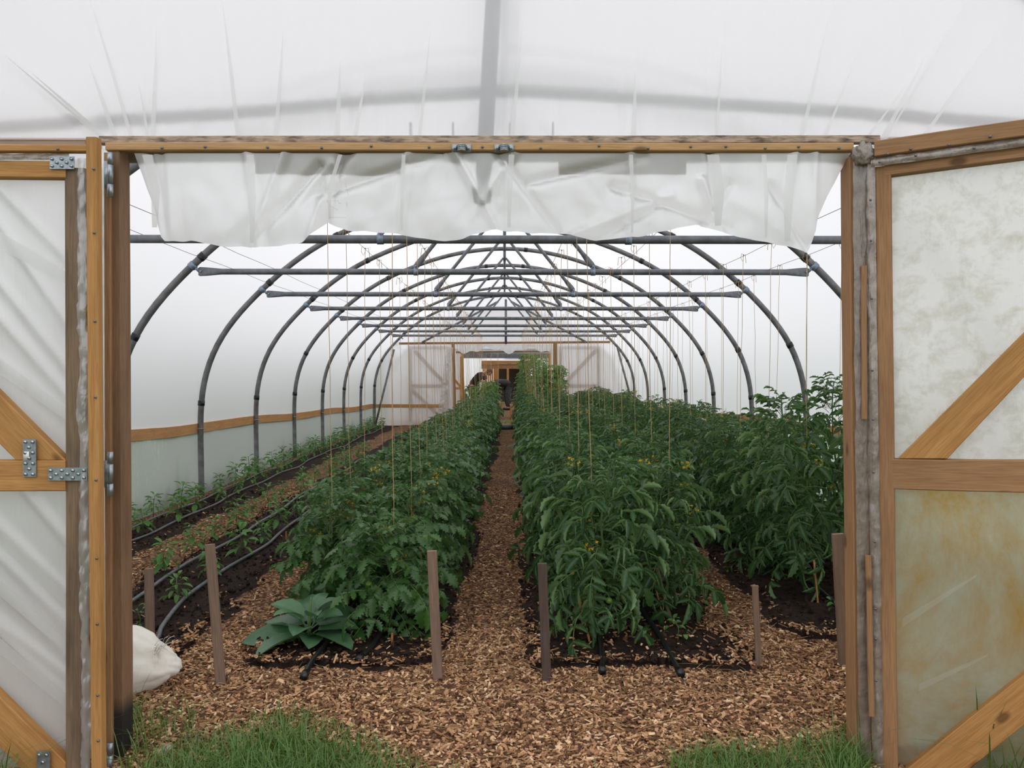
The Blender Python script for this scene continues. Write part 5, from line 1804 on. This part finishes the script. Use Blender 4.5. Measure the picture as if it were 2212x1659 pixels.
# plants of the second tunnel and the tall one by the far doorway
def vine(cx, cy, w_, d_, h_, nleaf, style, lb, nm='climbing_plant', seed=0, sc=.75):
    rs = random.Random(seed); parts = []
    e = empty(nm, (cx, cy, 0), lb, 'plant')
    for i in range(nleaf):
        z = h_ * rs.random() ** .9; u = rs.uniform(0, 2*PI); r_ = math.sqrt(rs.random()) * (1 - .35 * (z / h_) ** 3)
        b = Vector((math.cos(u) * w_/2 * r_, math.sin(u) * d_/2 * r_, z))
        M = Matrix.Translation(b) @ Matrix.Rotation(u + rs.uniform(-.6, .6), 4, 'Z') @ Matrix.Rotation(rs.uniform(-.6, .7), 4, 'Y') @ Matrix.Scale(sc * rs.uniform(.5, .9), 4)
        V, Fc, _ = LEAF[style + 'lo', rs.randrange(NL)]; A4 = np.array(M); parts.append((V @ A4[:3, :3].T + A4[:3, 3], Fc))
    V, Fc = catq(parts)
    obj('foliage', mesh('foliage', V, Fc, M_['leafvine'] if style == 'A' else M_['leafB']), e, Matrix.Translation((cx, cy, 0)), kind='stuff')
    obj('stem', stem_mesh([Vector((0, 0, -.02)), Vector((.02, 0, h_*.5)), Vector((0, .02, h_*.9))], .012), e, Matrix.Translation((cx, cy, 0)))
g_ = at(1190, 850, 17.6); vine(g_.x, g_.y, .62, .6, 1.42, 620, 'A', 'tall bright green bushy plant in front of the far right jamb', seed=1, sc=.8)
g_ = at(1140, 850, 22.2); vine(g_.x, g_.y, .52, .7, 1.80, 900, 'A', 'tall light green climbing column beyond the far doorway, right of the path', seed=2, sc=.6)
g_ = at(1162, 850, 23.6); vine(g_.x, g_.y, .6, .7, 1.78, 700, 'A', 'tall light green climber behind the bushy plant at the far right jamb', seed=3, sc=.6)
g_ = at(1056, 850, 21.9); vine(g_.x, g_.y, .55, .8, 1.0, 520, 'A', 'green bushy plant left of the path beyond the far doorway', seed=4, sc=.7)
g_ = at(1012, 850, 22.4); vine(g_.x, g_.y, .5, .7, .85, 320, 'A', 'low green plant at the left jamb of the second tunnel', seed=5, sc=.7)
g_ = at(1132, 850, 19.0 - .5); vine(g_.x, g_.y, .4, .6, 1.0, 160, 'B', 'dark green plant just inside the far doorway right of the path', seed=6, sc=.7)
# far twines of the second tunnel
for k in range(22):
    side = k % 2
    px = random.uniform(1008, 1078) if side == 0 else random.uniform(1128, 1188)
    Y = random.uniform(21.8, 29)
    p = at(px, 800, Y)
    te = obj('cord', TW[k % 4], None, Matrix.Translation((p.x, Y, 1.9)) @ Matrix.Diagonal((2.2, 2.2, 1.25, 1)))
    te.name = 'far_twine'; setp(te, 'jute twine hanging %s of the path inside the second tunnel' % ('left' if side == 0 else 'right'), 'twine', 'twines of the second tunnel, %s side' % ('left' if side == 0 else 'right'))

# ------------------------------------------------------------------ people
def skinbody(name, verts, edges, radii, mat, parent, T, sub=2, root=0):
    bm = bmesh.new()
    lay = bm.verts.layers.skin.verify()
    vs = [bm.verts.new(v) for v in verts]
    for a, b in edges: bm.edges.new((vs[a], vs[b]))
    for v, r in zip(vs, radii):
        v[lay].radius = (r, r) if not isinstance(r, tuple) else r
    vs[root][lay].use_root = True
    me = bpy.data.meshes.new(name); bm.to_mesh(me); bm.free(); me.materials.append(mat)
    o = obj(name, me, parent, T)
    o.modifiers.new('skin', 'SKIN').use_smooth_shade = True
    s = o.modifiers.new('sub', 'SUBSURF'); s.levels = sub; s.render_levels = sub
    return o


skin_m = plain('skin', lin(206, 158, 128), .5, lin(190, 140, 112), 20)
def person(loc, facing, label, shirt, trousers, hair, bend, sleeve, reach):
    """bent-over person; local +x is where the person faces"""
    T = Matrix.Translation(loc) @ Matrix.Rotation(facing, 4, 'Z')
    e = empty('person', loc, label, 'person')
    put(e, T)
    hz = .86
    cb, sb = math.cos(bend), math.sin(bend)      # torso direction from the hip
    def tp(d, y=0, up=0): return (cb*d - sb*up*0, y, hz + sb*d + up)
    pel = (0, 0, hz); sp1 = tp(.18, 0, .03); ch = tp(.36, 0, .045); nk = tp(.50, 0, .02)
    hd = (nk[0] + .10*math.cos(bend - .7), 0, nk[2] + .10*math.sin(bend - .7))
    V = [pel, sp1, ch, nk, hd]; E = [(0, 1), (1, 2), (2, 3), (3, 4)]; R = [(.12, .10), (.11, .09), (.12, .09), .055, .05]
    for s in (-1, 1):
        sh_ = tp(.42, s*.19, .01); el = (sh_[0] + .06 + reach*.3, s*.22, sh_[2] - .27); wr = (el[0] + .10 + reach*.2, s*.16, el[2] - .22)
        k = len(V); V += [sh_, el, wr]; E += [(2, k), (k, k+1), (k+1, k+2)]; R += [.05, .040, .030]
        hp = (0.0, s*.10, hz - .06); kn2 = (.05, s*.12, .46); an = (-.03, s*.13, .08); to = (.13, s*.14, .035)
        k = len(V); V += [hp, kn2, an, to]; E += [(0, k), (k, k+1), (k+1, k+2), (k+2, k+3)]; R += [.075, .055, .040, .036]
    body = skinbody('body', V, E, R, skin_m, e, T)
    # shirt and trousers as slightly larger shells
    Vs = [tp(-.09), sp1, ch, tp(.46, 0, .02)]; Es = [(0, 1), (1, 2), (2, 3)]; Rs = [(.18, .155), (.17, .145), (.20, .15), .10]
    for s in (-1, 1):
        sh_ = tp(.42, s*.19, .01); el = Vector((sh_[0] + .06 + reach*.3, s*.22, sh_[2] - .27)); wr = Vector((el[0] + .10 + reach*.2, s*.16, el[2] - .22))
        end = Vector(sh_).lerp(el, .6) if not sleeve else wr.lerp(el, .15)
        k = len(Vs)
        if sleeve: Vs += [sh_, tuple(el), tuple(end)]; Es += [(2, k), (k, k+1), (k+1, k+2)]; Rs += [.085, .066, .05]
        else: Vs += [sh_, tuple(end)]; Es += [(2, k), (k, k+1)]; Rs += [.09, .075]
    skinbody('shirt', Vs, Es, Rs, shirt, e, T)
    Vt = [(.02, 0, hz + .05)]; Et = []; Rt = [(.185, .17)]
    for s in (-1, 1):
        k = len(Vt); Vt += [(0.0, s*.10, hz - .08), (.05, s*.12, .46), (-.03, s*.13, .10)]; Et += [(0, k), (k, k+1), (k+1, k+2)]; Rt += [.13, .098, .078]
    skinbody('trousers', Vt, Et, Rt, trousers, e, T)
    for s in (-1, 1):
        skinbody('boot', [(-.05, s*.13, .06), (.02, s*.135, .045), (.16, s*.14, .035)], [(0, 1), (1, 2)], [.055, .052, .036], hair if False else bootm, e, T)
    # head, face, hair
    hdir = Matrix.Rotation(-(bend - .55), 4, 'Y')
    hc = Vector(hd) + Vector((.09*math.cos(bend - .7), 0, .09*math.sin(bend - .7)))
    TH = T @ Matrix.Translation(hc) @ Matrix.Rotation(PI/2 - bend + .4, 4, 'Y')
    bm = bmesh.new(); bmesh.ops.create_uvsphere(bm, u_segments=24, v_segments=16, radius=1)
    for v in bm.verts:
        c = v.co; x, y, z = c.x*.098, c.y*.078, c.z*.118
        if z < 0: x *= 1 + z*1.2; y *= 1 + z*2.6
        if x > 0 and abs(y) < .016 and -.035 < z < .015: x += .018 * (1 - abs(y)/.016)
        if x > 0 and abs(abs(y) - .032) < .014 and .0 < z < .025: x -= .008
        if x > 0 and abs(y) < .026 and -.06 < z < -.045: x -= .004
        v.co = Vector((x, y, z))
    me = bpy.data.meshes.new('head'); bm.to_mesh(me); bm.free(); me.materials.append(skin_m)
    for p in me.polygons: p.use_smooth = True
    hd_o = obj('head', me, e, TH)
    ears = MB()
    for s in (-1, 1): ears.add(*tube([(-.005, s*.074, -.02), (-.01, s*.084, 0), (-.005, s*.078, .025)], [.008, .012, .008], 6))
    obj('ears', ears.mesh('ears', skin_m), hd_o, TH)
    eyes = MB()
    for s in (-1, 1): eyes.add(*box((.086, s*.032, .012), .006, .016, .007))
    eyes.add(*box((.088, 0, -.052), .005, .036, .006))
    obj('eyes_and_mouth', eyes.mesh('face', plain('dark_face_marks_' + str(len(WM)), lin(86, 54, 46), .6)), hd_o, TH)
    bm = bmesh.new(); bmesh.ops.create_uvsphere(bm, u_segments=24, v_segments=16, radius=1)
    dl = []
    for v in bm.verts:
        c = v.co.copy(); v.co = Vector((c.x*.106 - .006, c.y*.088, c.z*.126 + .004))
        if (c.x > .45 and c.z < .55) or c.z < -.55: dl.append(v)
    bmesh.ops.delete(bm, geom=dl, context='VERTS')
    me = bpy.data.meshes.new('hair'); bm.to_mesh(me); bm.free(); me.materials.append(hair)
    for p in me.polygons: p.use_smooth = True
    obj('hair', me, hd_o, TH)
    # hands
    for s in (-1, 1):
        sh_ = tp(.42, s*.19, .01); el = Vector((sh_[0] + .06 + reach*.3, s*.22, sh_[2] - .27)); wr = Vector((el[0] + .10 + reach*.2, s*.16, el[2] - .22))
        d = (wr - el).normalized(); sd = Vector((0, 1, 0)); up = d.cross(sd).normalized()
        Vh = [tuple(wr), tuple(wr + d*.04), tuple(wr + d*.08)]; Eh = [(0, 1), (1, 2)]; Rh = [.028, (.036, .02), (.036, .018)]
        for f_i, (oy, fl_l) in enumerate(((-.030, .062), (-.010, .074), (.010, .070), (.030, .055))):
            k = len(Vh); b = wr + d*.085 + sd*oy
            Vh += [tuple(b), tuple(b + d*fl_l*.5 + up*.006), tuple(b + d*fl_l*.85 + up*.025)]; Eh += [(2, k), (k, k+1), (k+1, k+2)]; Rh += [.010, .009, .007]
        k = len(Vh); b = wr + d*.03 - sd*.032*s
        Vh += [tuple(b), tuple(b + d*.035 - sd*s*.02 + up*.015), tuple(b + d*.06 - sd*s*.02 + up*.03)]; Eh += [(1, k), (k, k+1), (k+1, k+2)]; Rh += [.012, .010, .008]
        skinbody('hand', Vh, Eh, Rh, skin_m, e, T, 1)
    return e


bootm = plain('dark_boots', lin(48, 42, 38), .7)
black = plain('black_cotton', lin(34, 34, 40), .85, lin(26, 26, 30), 60)
greyb = plain('grey_brown_trousers', lin(112, 96, 84), .85, lin(92, 78, 68), 40)
dkg = plain('charcoal_jumper', lin(66, 60, 62), .9, lin(50, 46, 48), 40)
camo = plain('dark_mottled_trousers', lin(42, 42, 42), .85, lin(84, 84, 80), 16)
brn = plain('brown_hair', lin(112, 78, 48), .7, lin(84, 56, 34), 60)
drk = plain('dark_hair', lin(44, 36, 34), .7)
p1_ = at(1021, 900, 25.4); person(Vector((p1_.x, 25.4, 0)), -.25, 'person in black t-shirt and grey-brown trousers bending down, left of two far away', black, greyb, brn, .82, False, .25)
p2_ = at(1098, 890, 27.0); person(Vector((p2_.x, 27.0, 0)), PI + .25, 'person in charcoal top and dark mottled trousers stooping low on the far path', dkg, camo, drk, .12, True, .0)
